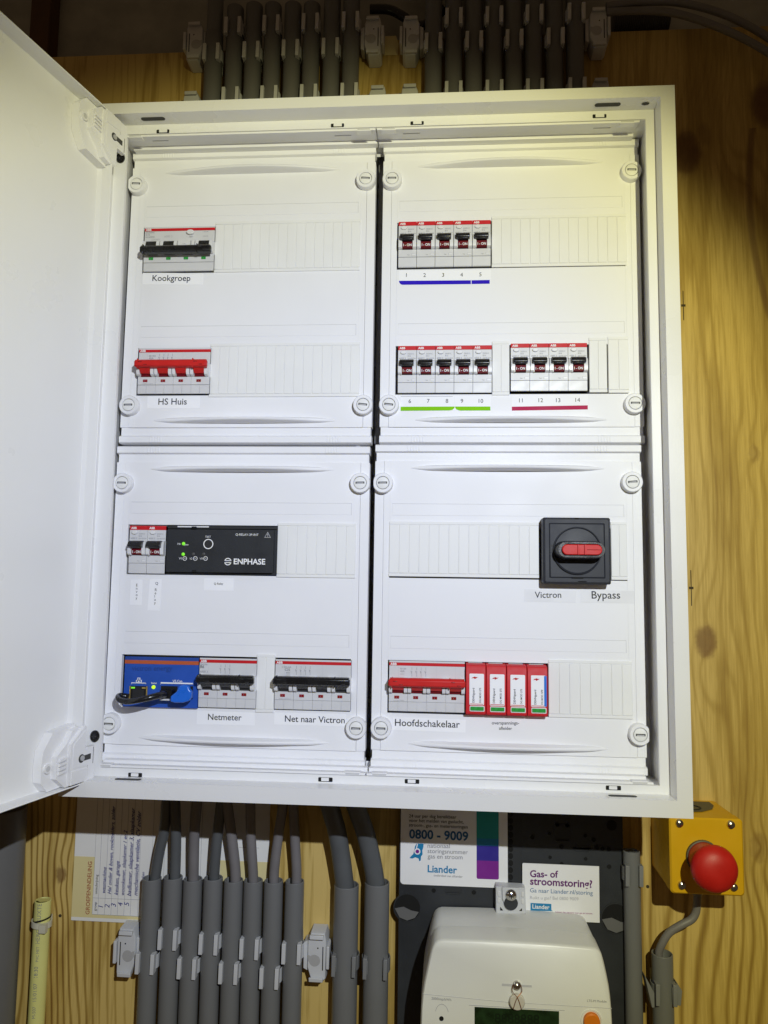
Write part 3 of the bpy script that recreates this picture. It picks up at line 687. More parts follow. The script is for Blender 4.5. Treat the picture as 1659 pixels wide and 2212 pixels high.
# ---- relay
rx0, rz0 = -.1935, -.1236
t = thing('relay_module', 'wide black relay module with green lights and white lettering beside two breakers', 'relay', (rx0, DEV_Y, rz0))
rl = lambda u, v: tuple(a-b for a, b in zip(atc('E',u,v,-.0025), (rx0,rz0)))
b = MB(); b.box(.0002,.1048,.0015,.045,0,.0452,'relay'); b.prism(rrect(.0012,.1022,.0018,.0412,.0010,3), -.0030, .003, 'relay')
b.box(.0005,.1045,-.0005,.003,.0425,.0446,'blackmatt'); b.box(.010,.040,-.0008,.003,.0436,.0448,'fin')
yl = -.0033
b.text('TEST', rl(660,241), rl(692,241), yl, 'white'); b.text('Q-RELAY-3P-INT', rl(833,229), rl(963,231), yl, 'white')
b.text('ENPHASE', rl(822,391), rl(1001,393), yl, 'white', bold=.022)
b.text('Hz', rl(503,281), rl(520,281), yl, 'white')
b.box(rl(551,0)[0], rl(576,0)[0], yl, yl+.001, rl(0,275)[1], rl(0,273)[1], 'white'); b.box(rl(551,0)[0], rl(576,0)[0], yl, yl+.001, rl(0,279)[1], rl(0,278)[1], 'white')
for s_, u in (('V1',511),('V2',571),('V3',629)):
    b.text(s_, rl(u,365), rl(u+16,365), yl, 'white'); x, z = rl(u+33,359); b.ring(x,z,.0028*.72,.0022*.72,yl,yl+.001,'white',16); b.prism([(x-.0011,z-.0004),(x-.0004,z+.0005),(x+.0004,z-.0005),(x+.0011,z+.0004),(x+.0004,z-.0002),(x-.0004,z+.0008)],yl,yl+.0005,'white')
# round mark of two halves
x, z = rl(789,377); R1, R2 = .0034, .0026
for a0, a1, rr, hole in ((20,160,R1,R2),(200,340,R1,R2)):
    n = 14; A = [math.radians(a0+(a1-a0)*i/n) for i in range(n+1)]
    b.prism([(x+rr*math.cos(a), z+rr*math.sin(a)) for a in A]+[(x+hole*math.cos(a), z+hole*math.sin(a)) for a in reversed(A)], yl, yl+.001, 'white')
for dz in (.0009,-.0009,0): b.box(x-R1*.93,x+R1*.93,yl-(0 if dz else .0001),yl+.001,z+dz-.00034,z+dz+.00034,'white' if dz else 'relay')
# warning triangle
x, z = rl(1015,225); tri = [(x-.0030,z-.0026),(x+.0030,z-.0026),(x,z+.0028)]; tin = [(x-.0023,z-.0022),(x+.0023,z-.0022),(x,z+.0020)]
b.prism(tri, yl, yl+.001, 'inklight'); b.prism(tin, yl-.0001, yl+.001, 'relay'); b.text('!', (x-.0002,z-.0018), (x+.0002,z-.0018), yl-.0002, 'inklight', size=.0042, bold=.02)
for u, v, w1 in ((595,183,.002),(597,430,.002)): x, z = rl(u,v); b.box(x-w1,x+w1,-.0034,.001,z-.0009,z+.0009,'void')
b.build('housing', t, .0003)
x, z = rl(678,277)
p = MB(); p.ring(x,z,.0047,.0039,-.0034,-.002,'white'); p.lathe(x,z,[(.0,-.0030),(.0030,-.0030),(.0036,-.0033)],'blackmatt'); p.build('test_button', t)
for u, v, m_ in ((537,275,'led'),(535,335,'led'),(593,334,'ledoff'),(652,334,'ledoff')):
    x, z = rl(u,v); MB().lathe(x,z,[(.0,-.0042),(.0009,-.0040),(.00155,-.0034),(.00165,-.0028)],m_,14).build('indicator_light', t)

# ---- blue network meter
bx0, bz0 = -.2284, -.2462
t = thing('energy_meter', 'bright blue energy meter with orange stripe and two network sockets', 'energy meter', (bx0, DEV_Y, bz0))
bl = lambda u, v, y=-.001: tuple(a-b for a, b in zip(atc('F',u,v,y), (bx0,bz0)))
b = MB(); b.box(.0002,.0700,.0,.045,0,.0455,'blue'); b.box(.0003,.0699,.0012,.01,.0447,.0462,'void')
b.box(.0002,.0700,-.0004,.002,.0392,.0425,'orange'); b.box(.0002,.0700,-.0002,.002,.0428,.0452,'bluedark')
yl = -.0006
b.text('victron energy', bl(240,232), bl(470,232), yl, 'bluedark', bold=.01)
b.text('VE.Can', bl(472,299), bl(527,299), yl, 'white', bold=.01); b.text('Status', bl(350,308), bl(382,308), yl, 'white', bold=.01)
def bline(u0,v0,u1,v1,h=.0003):
    a = bl(min(u0,u1),max(v0,v1)); q = bl(max(u0,u1),min(v0,v1)); b.box(a[0]-h*.5,q[0]+h*.5,yl,yl+.001,a[1]-h*.5,q[1]+h*.5,'white')
for ln in ((238,303,320,303),(238,303,238,309),(320,303,320,309),(405,304,588,305),(405,304,405,310),(588,305,588,311),(281,284,281,290),(272,288,289,288)): bline(*ln)
for u, v in ((280,280),(272,293),(288,293)):
    x, z = bl(u,v); b.box(x-.0013,x+.0013,yl,yl+.0008,z-.0011,z+.0011,'white'); b.box(x-.0007,x+.0007,yl-.0001,yl+.0008,z-.0006,z+.0006,'blue')
def socket(u0,v0,u1,v1):
    (xa,za),(xb,zb) = bl(u0,v1), bl(u1,v0)
    b.box(xa,xb,-.0008,.002,za,zb,'void'); return xa,za,xb,zb
xa,za,xb,zb = socket(228,322,326,405)
b.box(xa-.0006,xa+.0004,-.0010,.002,za,zb,'gold'); b.box(xb-.0004,xb+.0006,-.0010,.002,za,zb,'gold')
b.box(xa+.001,xa+.0045,-.0011,.002,zb-.0022,zb-.0008,'led'); b.box(xb-.0045,xb-.001,-.0011,.002,zb-.0022,zb-.0008,'gold')
b.prism([(xa+.0055,zb-.0008),(xb-.0055,zb-.0008),(xb-.0055,zb-.003),(xb-.0025,zb-.003),(xb-.0025,za+.001),(xa+.0025,za+.001),(xa+.0025,zb-.003),(xa+.0055,zb-.003)], -.0010, .001, 'blackmatt')
socket(403,322,500,400); socket(570,322,588,395)
b.build('housing', t, .0003)
x, z = bl(363,327); MB().lathe(x,z,[(.0,-.0018),(.0010,-.0016),(.0017,-.0008),(.0018,0)],'ledyellow',16).build('status_light', t)
# plug and cables
t = thing('terminator_plug', 'bright blue plug pushed into the right socket of the blue meter', 'plug', (0,0,0))
pl_ = ((1025,862),(1030,775),(1130,695),(1185,595),(1265,578),(1335,608),(1342,655),(1378,692),(1375,800),(1330,852),(1240,880),(1100,880))
P_ = [atc('R',u,v,-.016) for u,v in pl_]; P2 = [atc('R',u,v,-.001) for u,v in ((1040,850),(1050,780),(1140,710),(1195,615),(1270,600),(1330,620),(1345,665),(1370,700),(1368,790),(1325,840),(1235,865),(1110,865))]
P3 = [((x-P_[0][0])*.94+P_[0][0]+.0004, (z-P_[0][1])*.94+P_[0][1]+.0004) for x,z in P_]
g = MB(); g.loft([[(x,-.0168,z) for x,z in P3],[(x,-.0158,z) for x,z in P_],[(x,-.012,z) for x,z in P_],[(x,-.001,z) for x,z in P2]],'blueplug'); g.build('plug_body', t, .0006, seg=2)
g = MB(); pth = []
for u, v, y in ((1000,735,-.006),(900,745,-.013),(780,770,-.019),(640,805,-.023),(480,840,-.025),(330,862,-.024),(210,848,-.020),(150,800,-.013),(170,765,-.007),(260,770,-.004),(330,780,-.003)):
    x, z = atc('R',u,v,y); pth.append((x,y,z))
x, z = atc('R',925,830,-.010); g.box(x-.0045,x+.0045,-.010,-.001,z-.0007,z+.0007,'clipwhite')
g.tube(pth, [.0031,.0031,.0029,.0027,.0026,.0026,.0026,.0026,.0026,.0026,.0026], 'cableblack', 16)
x, z = atc('R',950,730,-.010); g.box(x-.0055,x+.0055,-.011,-.001,z-.0035,z+.0030,'cableblack')
tag(g.build('network_cable'), 'glossy black cable looping out of the blue meter sockets', 'cable')

# ---- rotary bypass switch
(xa,z1),(xb,z0) = at(1173,1117,-.011), at(1321,1263,-.011)
cx, cz, hs = (xa+xb)/2, (z0+z1)/2, (xb-xa+z1-z0)/4
t = thing('rotary_switch', 'square black rotary bypass switch with red handle above Victron and Bypass stickers', 'switch', (cx, -.011, cz-hs))
b = MB(); b.o = (0,0,hs)
b.loft([[(x,.0157,z) for x,z in rrect(-hs,hs,-hs,hs,.0016,3)],[(x,.0022,z) for x,z in rrect(-hs,hs,-hs,hs,.0016,3)],[(x,0,z) for x,z in rrect(-hs+.0018,hs-.0018,-hs+.0018,hs-.0018,.0012,3)],
        [(x,0,z) for x,z in rrect(-hs+.0052,hs-.0052,-hs+.0052,hs-.0052,.0008,3)],[(x,.0007,z) for x,z in rrect(-hs+.0055,hs-.0055,-hs+.0055,hs-.0055,.0008,3)],[(x,.0001,z) for x,z in rrect(-hs+.0062,hs-.0062,-hs+.0062,hs-.0062,.0006,3)]],'dial',False,True)
b.box(-.005,.0052,-.0004,.002,-hs+.0048,-hs+.0060,'void'); b.box(.0006,.008,-.0003,.002,-hs+.0020,-hs+.0028,'void'); b.box(-.001,.002,-.0003,.002,hs-.0012,hs-.0004,'void')
b.text('OFF 0', (-hs+.0085,-.005), (-hs+.0085,.005), -.0002, 'gap'); b.text('II ON', (hs-.0075,-.004), (hs-.0075,.005), -.0002, 'inkgrey')
b.build('plate', t, .0003)
b = MB(); b.o = (0,0,hs)
b.lathe(0,0,[(.0212,.0004),(.0212,-.0018),(.0204,-.0021),(.0196,-.0012),(.0150,-.0012),(.010,-.0014),(.0,-.0014)],'dial',48,False); b.build('dial', t)
def stad(hw, hh, n=9): return [(hw-hh+hh*math.cos(a), hh*math.sin(a)) for a in [math.radians(-90+180*i/n) for i in range(n+1)]]+[(-hw+hh+hh*math.cos(a), hh*math.sin(a)) for a in [math.radians(90+180*i/n) for i in range(n+1)]]
b = MB(); b.o = (.0005,0,hs)
b.loft([[(x,-.001,z) for x,z in stad(.0212,.0082)],[(x,-.0150,z) for x,z in stad(.0205,.0075)],[(x,-.0168,z) for x,z in stad(.0195,.0066)],[(x,-.0168,z) for x,z in stad(.0180,.0052)],[(x,-.0150,z) for x,z in stad(.0178,.0050)]],'black'); b.build('handle', t)
b = MB(); b.o = (.0012,0,hs)
b.loft([[(x,-.0148,z) for x,z in stad(.0172,.0046)],[(x,-.0172,z) for x,z in stad(.0172,.0046)],[(x,-.0180,z) for x,z in stad(.0165,.0040)]],'redhandle')
b.box(-.0040,-.0028,-.0195,-.016,-.0044,.0044,'redhandle'); b.box(.0016,.0028,-.0195,-.016,-.0044,.0044,'redhandle'); b.box(.0040,.0160,-.0184,-.017,-.0002,.0002,'redwin')
b.build('handle_insert', t, .0004)

# ================================================================== conduits
ORD = ('leftmost','second','third','fourth','fifth','sixth','seventh','rightmost')
def owall(x): return x
def conduit(x, y, z0, z1, r, label, group, m='pvc', name='conduit'):
    o = MB().pipe(0,0,0,z1-z0,r,m).build(name, loc=(x,y,z0)); return tag(o, label, 'conduit', group)
def clip_mesh(r, side_h, m='clipwhite'):
    b = MB(); d_ = WALL-.0845
    b.box(-r*.8, r*.8, r+.0002, d_-.0004, -.012, .012, m)
    for s in (-1,1):
        n = []
        for k in range(7):
            a = math.radians(62-k*20); n.append((s*(r+.0008)*math.cos(a), (r+.0008)*math.sin(a)))
        n2 = [(x*1.08, y*1.08) for x, y in reversed(n)]
        pl = n+n2; m_ = len(pl)
        b.add([(x,y,-.0065) for x,y in pl]+[(x,y,.0065) for x,y in pl], [tuple(range(m_)), tuple(range(2*m_-1,m_-1,-1))]+[(i,(i+1)%m_,m_+(i+1)%m_,m_+i) for i in range(m_)], m)
        xe = s*(r*.80)
        b.prism([(xe-.0019,-.0095),(xe+.0019,-.0095),(xe+.0022,.0095),(xe-.0016,.0095)], -r-.0022, -r*.35, m)
    return b
def pipe_clip(x, z, r, label, group, up=True):
    o = clip_mesh(r, 0).build('pipe_clip', bevel=.0003, loc=(x,.0845,z)); return tag(o, label, 'pipe clip', group)
def empty_clip(px, py, flip, label, group, h=.046, wd=.019):
    x, z = at(px, py, .080); s = -1 if flip else 1
    t = thing('empty_pipe_clip', label, 'pipe clip', (x, WALL, z), group); Y = .080-WALL
    b = MB()
    pol = [(-.5,.34),(-.34,.5),(.42,.5),(.5,.36),(.5,-.44),(.36,-.5),(-.26,-.5),(-.5,-.22)]
    pol = [(s*a*wd, q*h) for a, q in pol]
    b.loft([[(a,-.0005,q) for a,q in pol],[(a*.96,Y+.0015,q*.98) for a,q in pol],[(a*.9,Y,q*.95) for a,q in pol]],'clipwhite')
    b.cyl(s*-.0020,-.003,.0056,Y-.0002,Y+.002,'devdark',24); b.prism([(s*-.002,-.0005),(s*-.0085,.0022),(s*-.0085,-.0040),(s*-.002,-.0060)],Y-.00015,Y+.002,'devdark'); b.cyl(s*.001,.0085,.0008,Y-.0002,Y+.002,'void',10)
    b.box(min(s*.0055,s*.0065),max(s*.0055,s*.0065),Y-.0002,Y+.002,-.012,.010,'void')
    b.build('clip_body', t, .0006)
    b = MB()
    for zz, q in ((.019,1),(-.019,-1)):
        b.prof([(Y,zz+q*.0022),(Y-.0035,zz+q*.0026),(Y-.0040,zz-q*.0012),(Y-.0022,zz-q*.0014),(Y-.0018,zz),(Y,zz)], -wd*.36, wd*.36, 'clipwhite')
    xo = s*wd*.5; b.box(min(xo,xo+s*.003),max(xo,xo+s*.003),Y-.002,Y+.016,-.010,.011,'clipwhite')
    b.build('hook', t, .0005)
    # side arm that would grip the pipe
    xo = -s*wd*.5
    MB().prism([(xo,.014),(xo-s*.004,.012),(xo-s*.004,-.012),(xo,-.014)], Y+.003, Y+.018, 'clipwhite').build('arm', t, .0004)
    return t
YC = .0845
# lower bank of eight
low = (328.5,374,417,461,505,547.5,591.5,637)
zt_low = at(330,1896,YC)[1]; xs_low = [at(p,1896,YC)[0] for p in low]
zu = at(450,2030,.075)[1]; zl = at(450,2088,.075)[1]
for i, x in enumerate(xs_low):
    conduit(x, YC, -.80, zt_low+(.0015 if i in (1,3) else 0)+(x+.23)*.02, .0094, ORD[i]+' of the eight thin grey conduits below the cabinet', 'grey conduits below the cabinet')
    pipe_clip(x, zl-(x+.23)*.06 if i % 2 == 0 else zu-(x+.23)*.06, .0094, 'white clip gripping the '+ORD[i]+' thin conduit below the cabinet', 'white clips on the lower conduits')
empty_clip(272,2058,True,'empty white clip left of the lower conduits, under the group list','empty white pipe clips')
empty_clip(684,2068,False,'empty white clip right of the thin conduits, beside the thick pair','empty white pipe clips')
CAB = [[(850,900),(880,560),(925,360),(945,130)],[(1010,900),(1015,700),(1022,400),(1015,130)],[(1165,900),(1165,700),(1172,390),(1192,140)],[(1325,900),(1335,700),(1360,400),(1390,140)],[(1515,900),(1508,700),(1473,380),(1440,140)]]
CABK = [[(205,900),(200,700),(182,390),(178,150)],[(370,900),(372,700),(405,410),(445,150)],[(555,900),(556,700),(541,400),(530,160)]]
cmat = ('cabledark','cabledark','cable','cabledark','cable','cable','cable','cable')
for i in range(8):
    k, pts = ('J', CAB[i]) if i < 5 else ('K', CABK[i-5]); path = []
    for j, (u, v) in enumerate(pts):
        y = (YC+.001, YC-.002, .078, .070)[j]; x, z = atc(k,u,v,y); path.append((x,y,z))
    path[0] = (xs_low[i]+.001, YC, path[0][2]); 
    a, q = Vector(path[-2]), Vector(path[-1]); path.append(tuple(q+(q-a).normalized()*.04))
    o = MB().tube(path, .0052 if i < 5 else .0049, cmat[i]).build('power_cable'); tag(o, 'grey cable rising from the '+ORD[i]+' thin conduit to the cabinet', 'cable', 'cables rising into the cabinet')
# thick pair
for i, (pu, pv, pts) in enumerate(((963,792,[(960,1050),(948,800),(892,400),(832,170)]),(1213,772,[(1208,1050),(1200,780),(1130,420),(1045,170)]))):
    x, z = atc('K',pu,pv,YC-.002); nm = ('left','right')[i]
    conduit(x, YC-.002, -.80, z, .0122, nm+' of the two thick grey conduits under the cabinet', 'thick grey conduits')
    path = [];
    for j, (u, v) in enumerate(pts):
        y = (YC-.002, YC-.004, .074, .066)[j]; xx, zz = atc('K',u,v,y); path.append((xx,y,zz))
    path[0] = (x, YC-.002, path[0][2]); a, q = Vector(path[-2]), Vector(path[-1]); path.append(tuple(q+(q-a).normalized()*.04))
    tag(MB().tube(path, .0092, 'cabledark', 18).build('power_cable'), 'thick dark cable bending out of the '+nm+' thick conduit', 'cable', 'thick cables')
    zc = atc('K',960,1440,.075)[1]-i*.001
    cl = clip_mesh(.0122, 0, 'clipgrey').build('pipe_clip', bevel=.0004, loc=(x,YC-.002,zc)); tag(cl, 'grey clip gripping the '+nm+' thick conduit', 'pipe clip', 'grey clips')
# conduits on the right
x, z = atc('N',184,748,.080); conduit(x,.080,-.80,z,.0080,'grey conduit standing between the dark meter board and the yellow box','grey conduits at right')
zc = atc('N',200,950,.075)[1]; tag(clip_mesh(.0080,0,'clipgrey').build('pipe_clip',bevel=.0004,loc=(x,.080,zc)),'grey clip on the conduit beside the dark meter board','pipe clip')
x2, z2 = atc('N',443,1612,.080); conduit(x2,.080,-.80,z2,.0098,'short grey conduit with open top below the yellow emergency stop box','grey conduits at right')
zc = atc('N',443,1940,.075)[1]; cl = clip_mesh(.0098,0,'clipgrey'); cl.prism([(-.019,.016),(-.0105,.001),(-.0105,-.012),(-.013,-.012)],-.010,.004,'clipgrey'); cl.prism([(.0105,.010),(.0155,.003),(.0140,-.010),(.0105,-.010)],-.008,.006,'clipgrey')
tag(cl.build('pipe_clip',bevel=.0004,loc=(x2,.080,zc)),'grey winged clip on the short conduit under the emergency stop','pipe clip')
pth = []
for u, v, y in ((742,1120,.072),(738,1200,.074),(728,1270,.075),(690,1330,.075),(600,1378,.075),(505,1440,.076),(445,1530,.077),(415,1620,.079),(405,1760,.080)):
    xx, zz = atc('N',u,v,y); pth.append((xx,y,zz))
pth[-1] = (x2-.002,.080,pth[-1][2])
tag(MB().tube(pth,.0036,'cable').build('power_cable'),'thin grey cable curling from the yellow box into the short conduit','cable')
# fat pipe at the left edge, yellow pipe
o = MB().pipe(0,0,0,.50,.0255,'pvcdark',n=40).build('drain_pipe',loc=(at(-16,2000,.066)[0],.066,-.86)); tag(o,'fat dark grey pipe cut off by the left edge below the door','pipe')
x, z = atc('Q',562,476,.089); xb = atc('Q',497,2080,.089)[0]
b = MB(); b.pipe(0,0,0,.36,.0080,'yellowpipe')
b.add([(-.0070,-.0030,.3600),(-.002,-.0068,.3618),(.001,-.007,.3606),(.007,-.003,.3602),(.006,.004,.3600),(-.006,.004,.3600)],[(0,1,2,3,4,5)],'yellowpipe')
def ptext(s_, za, zb, ang):
    vs, fs, a0, a1, b0, b1 = glyphs(s_, .0, 0); k = (zb-za)/(a1-a0); out = []
    for a, q in vs:
        th = math.radians(ang)-q*k*1.0/.0080; out.append((.00815*math.sin(th), -.00815*math.cos(th), za+(a-a0)*k))
    b.add(out, fs, 'inkgrey')
zz = lambda v: atc('Q',560,v,.081)[1]-(z-.36)
ptext('HERGEBRUIKTE', zz(1055), zz(530), 20); ptext('PVC MET', zz(1290), zz(1090), 20); ptext('18:30', zz(1500), zz(1355), 20); ptext('15/01/07', zz(1810), zz(1575), 20); ptext('M-507', zz(2035), zz(1880), 20)
o = b.build('yellow_conduit', loc=(x,.089,z-.36)); o.rotation_euler = (0, 0, 0); tag(o,'pale yellow conduit stub with printed lettering at lower left','conduit')
zc = atc('Q',550,815,.081)[1]
b = MB(); R = .0095
ringv = lambda r, dz, tilt: [(r*math.cos(a), r*math.sin(a)*1.0, dz+tilt*r*math.cos(a)) for a in [2*math.pi*i/24 for i in range(24)]]
b.loft([ringv(.0084,-.0032,-.1),ringv(.0100,-.0030,-.1),ringv(.0100,.0022,-.1),ringv(.0084,.0024,-.1)],'clearclip',False,False)
b.box(.0030,.0098,-.0112,-.0060,-.0060,.0018,'clearclip'); b.box(-.006,.006,.008,.0105,-.004,.004,'clearclip')
b.loft([ringv(.0085,.0030,.22),ringv(.0089,.0030,.22),ringv(.0089,.0046,.22),ringv(.0085,.0046,.22)],'black',False,False)
tag(b.build('pipe_clip',loc=(x,.089,zc)),'milky clip with a black band round the yellow conduit','pipe clip')

# upper banks
upl = (462,506,547,588,631,672,716,758); upr = (936,979.5,1023,1066,1109,1152,1197,1242)
tops = (None,20,15,15,14,14,-60,-60)
for i, p in enumerate(upl):
    x = at(p,110,YC)[0]; zt_ = at(p,tops[i],YC)[1] if tops[i] is not None else .62
    b = MB(); b.pipe(0,0,0,zt_-.20,.0094,'pvcdark') if i else b.pipe(0,0,0,at(p,75,YC)[1]-.20,.0100,'pvcdark').pipe(0,0,.18,.42,.0088,'pvc')
    tag(b.build('conduit',loc=(x,YC,.20)), ORD[i]+' grey conduit of the left bank above the cabinet', 'conduit', 'grey conduits above the cabinet')
for i, p in enumerate(upr):
    x = at(p,110,YC)[0]; o = MB().pipe(0,0,0,.45,.0094,'pvcdark').build('conduit',loc=(x,YC,.20)); tag(o, ORD[i]+' grey conduit of the right bank above the cabinet', 'conduit', 'grey conduits above the cabinet')
for bank, ps, kk, dy in (('left',upl,'T',0),('right',upr,'U',0)):
    for i, p in enumerate(ps):
        x = at(p,110,YC)[0]
        sl = -(p-ps[0])*.055 if bank == 'left' else -(p-ps[0])*.05
        yu, ylw = (57,112) if bank == 'left' else (38,90)
        yy = (ylw if i % 2 == 0 else yu)+sl*.8
        zc = at(p, yy, .075)[1]
        pipe_clip(x, zc, .0094, 'white clip on the '+ORD[i]+' conduit of the '+bank+' upper bank, higher row', 'white clips above the cabinet')
        zc2 = at(p, (208 if bank == 'left' else 196)+sl*.6, .075)[1]
        if i % 2 == 1: pipe_clip(x, zc2, .0094, 'white clip on the '+ORD[i]+' conduit of the '+bank+' upper bank, just above the frame', 'white clips above the cabinet')
for px, py, fl, lb in ((420,90,True,'empty white clip at the left end of the upper left conduits'),(805,78,False,'empty white clip at the right end of the upper left conduits'),(888,78,True,'empty white clip at the left end of the upper right conduits'),(1293,60,False,'empty white clip at the right end of the upper right conduits')):
    empty_clip(px, py, fl, lb, 'empty white pipe clips')
for px, py, fl, lb in ((412,240,True,'lower empty white clip half hidden by the frame, left of the upper conduits'),(815,228,False,'half hidden empty clip above the frame, right of the left bank'),(885,225,True,'half hidden empty clip above the frame, left of the right bank'),(1298,213,False,'half hidden empty clip above the frame, right of the right bank')):
    empty_clip(px, py, fl, lb, 'empty white pipe clips')
# cables and hose up at the right
for i, (pts, r, lb) in enumerate(([[(960,28),(1120,8),(1280,12),(1450,55),(1590,120),(1700,190)],.0039,'upper grey cable arching to the right above the cabinet'],[[(960,52),(1120,46),(1260,58),(1420,108),(1560,170),(1700,250)],.0039,'lower grey cable arching to the right above the cabinet'])):
    path = [(atc('U',u,v,.080)[0],.080,atc('U',u,v,.080)[1]) for u,v in pts]
    tag(MB().tube(path,r,'cable').build('power_cable'),lb,'cable','cables arching at top right')
b = MB(); path = []; rr = []
xa, z = atc('U',985,100,.118); xb = atc('U',1230,100,.118)[0]; n = 30; rings = []
for i in range(n*2+1):
    x = xa+(xb-xa)*i/(n*2); r = .0125 if i % 2 else .0105; rings.append([(x,.118+r*math.cos(a),z+r*math.sin(a)) for a in [2*math.pi*j/16 for j in range(16)]])
b.loft(rings,'pvcdark'); tag(b.build('corrugated_hose'),'dark corrugated hose lying behind the cables at top right','hose')
path = [(atc('U',u,v,.095)[0],.095,atc('U',u,v,.095)[1]) for u,v in ((-60,40),(20,42),(80,70),(140,110),(190,100),(260,40))]
tag(MB().tube(path,.0050,'cableblack').build('power_cable'),'black cable sagging between the two upper conduit banks','cable')
x, z = at(842,100,WALL); tag(MB().prism([(x-.011,z-.011),(x+.009,z-.011),(x+.010,z+.002),(x+.007,z+.012),(x-.010,z+.012)],WALL-.0006,WALL-.0001,'cardyellow').build('paper_scrap'),'pale scrap of paper on the board between the upper conduit banks','paper')

# ================================================================== group list card
yk = WALL-.0012
card = thing('group_list', 'cream and yellow GROEPENINDELING card with handwritten groups behind the conduits', 'card', (*[atc('J',400,1090,yk)[0]], yk, atc('J',165,1085,yk)[1]))
cb = Vector(card.location)
Jk = lambda u, v: atc('J',u,v,yk)
xL, zB = Jk(165,1085); xR = atc('K',330,500,yk)[0]; zT = zB+.19; zM = Jk(280,565)[1]
b = MB(); b.box(xL,xR,yk,yk+.001,zB,zT,'cardwhite')
xW0 = Jk(350,800)[0]; xW1 = Jk(1385,600)[0]
b.box(xL,xW0,yk-.00012,yk+.0005,zB+.0035,zM,'cardyellow'); b.box(xW1,xR,yk-.00012,yk+.0005,zB+.0035,atc('K',280,610,yk)[1],'cardyellow'); b.box(xW0,xW1,yk-.00012,yk+.0005,zB+.0035,Jk(500,1043)[1],'cardyellow')
yt = yk-.0003
cols = [xW0+.0]+[Jk(u,880)[0] for u in (392,446,499,551,604,657,716)]
while cols[-1] < xW1-.03: cols.append(cols[-1]+.0128)
for xx in cols: b.box(xx-.00015,xx+.00015,yt,yt+.0002,Jk(500,1043)[1],zT,'inklight')
zz_ = Jk(500,908)[1]; b.box(xW0,cols[-1],yt-.00005,yt+.0002,zz_-.00015,zz_+.00015,'inklight'); zz_ = Jk(500,1043)[1]; b.box(xW0,cols[-1],yt-.00005,yt+.0002,zz_-.0002,zz_+.0002,'inklight')
xq, zq = atc('K',85,490,yk); b.box(xq,atc('K',252,490,yk)[0],yt,yt+.0002,zq,zq+.0003,'inklight'); 
V = lambda t, p0, p1, m='penink', **k: b.text(t, Jk(*p0), (Jk(*p0)[0]+(0), Jk(*p1)[1]), yt-.0001, m, **k)
V('GROEPENINDELING', (316,1037), (330,605), 'rustink', bold=.012); V('groep', (372,1008), (372,936), 'ink'); V('omschrijving', (380,870), (380,712), 'ink')
for n_, u, v in (('1',428,980),('2',480,985),('3',532,975),('4',588,970),('5',640,968)):
    p0 = Jk(u,v); b.text(n_, p0, (p0[0],p0[1]+.007), yt-.0001, 'penink', shear=.2, size=.0075)
hand = dict(shear=.35, bold=.010)
V('wasmachine', (446,862), (446,650), **hand); V('Hal onder & boven, rookmelders, zolder', (493,872), (493,150), **hand); V('keuken, garage', (550,880), (550,600), **hand)
V('woonkamer, slaapkamer 1 en 2', (600,880), (600,350), **hand); V('badkamer, slaapkamer 3, slaapkamer', (655,888), (655,165), **hand); V('mechanische ventilatie, CV zolder', (708,885), (708,190), **hand); V('keuken', (762,790), (762,690), **hand)
b.v = [(p[0]-cb.x,p[1]-cb.y,p[2]-cb.z) for p in b.v]
b.build('printed_sheet', card)

# ================================================================== meter board and cards
yb = .085
(xa, _), (xb, _) = atc('L',118,700,yb), atc('L',1585,700,yb)
zt_ = -.30
bd = thing('meter_board', 'dark grey plastic meter board with many drilled holes under the cabinet', 'board', ((xa+xb)/2, WALL, -.60)); B0 = Vector(bd.location)
Lb = lambda u, v, y=yb: (atc('L',u,v,y)[0]-B0.x, atc('L',u,v,y)[1]-B0.z)
yf, yk2 = yb-B0.y, -.0005
b = MB()
x0_, x1_ = xa-B0.x, xb-B0.x; zs_ = lambda v: Lb(800,v)[1]
hl = ell(*Lb(168,860),.0135,.0145,24); 
b.prism(rrect(x0_,x1_,-.25,zt_-B0.z,.003,3), yf, yk2, 'board')
x, z = Lb(848,0); xw = Lb(918,0)[0]-x
b.box(x-.0075,Lb(918,0)[0],yf-.0003,yf+.001,Lb(0,724)[1],zt_-B0.z-.002,'boardlow')
for i in range(16): xx, z = Lb(847,715-46*i); b.prism(ell(xx,z,.0024,.0029,12), yf-.0006, yf+.001, 'void')
for u, v, rx in ((1152,325,.0022),(1217,330,.0022),(1100,385,.0018),(990,408,.0022),(1335,398,.0018),(1390,425,.0022),(1507,330,.0052),(1179,471,.0022),(1410,474,.0022),(1447,483,.0022),(1488,487,.0022),(1105,540,.0018),(1337,550,.0018),(1180,583,.0020),(1490,601,.0022),(345,757,.0022),(607,769,.0022)):
    x, z = Lb(u,v); b.ring(x,z,rx*1.15,rx*.95,yf-.0004,yf+.001,'boardlow',14); b.cyl(x,z,rx*.95,yf-.0002,yf+.001,'void',14)
for u0,v0,u1,v1 in ((1255,460,1372,502),(415,735,532,782),(1130,320,1240,440)):
    (p0,q1),(p1,q0) = Lb(u0,v0), Lb(u1,v1); b.prism(rrect(p0,p1,q0,q1,.003,3), yf-.0002, yf+.001, 'boardlow'); b.box(p0+.002,p1-.002,yf-.0012,yf+.001,q0,q0+.0012,'board')
b.build('panel', bd, .0005)
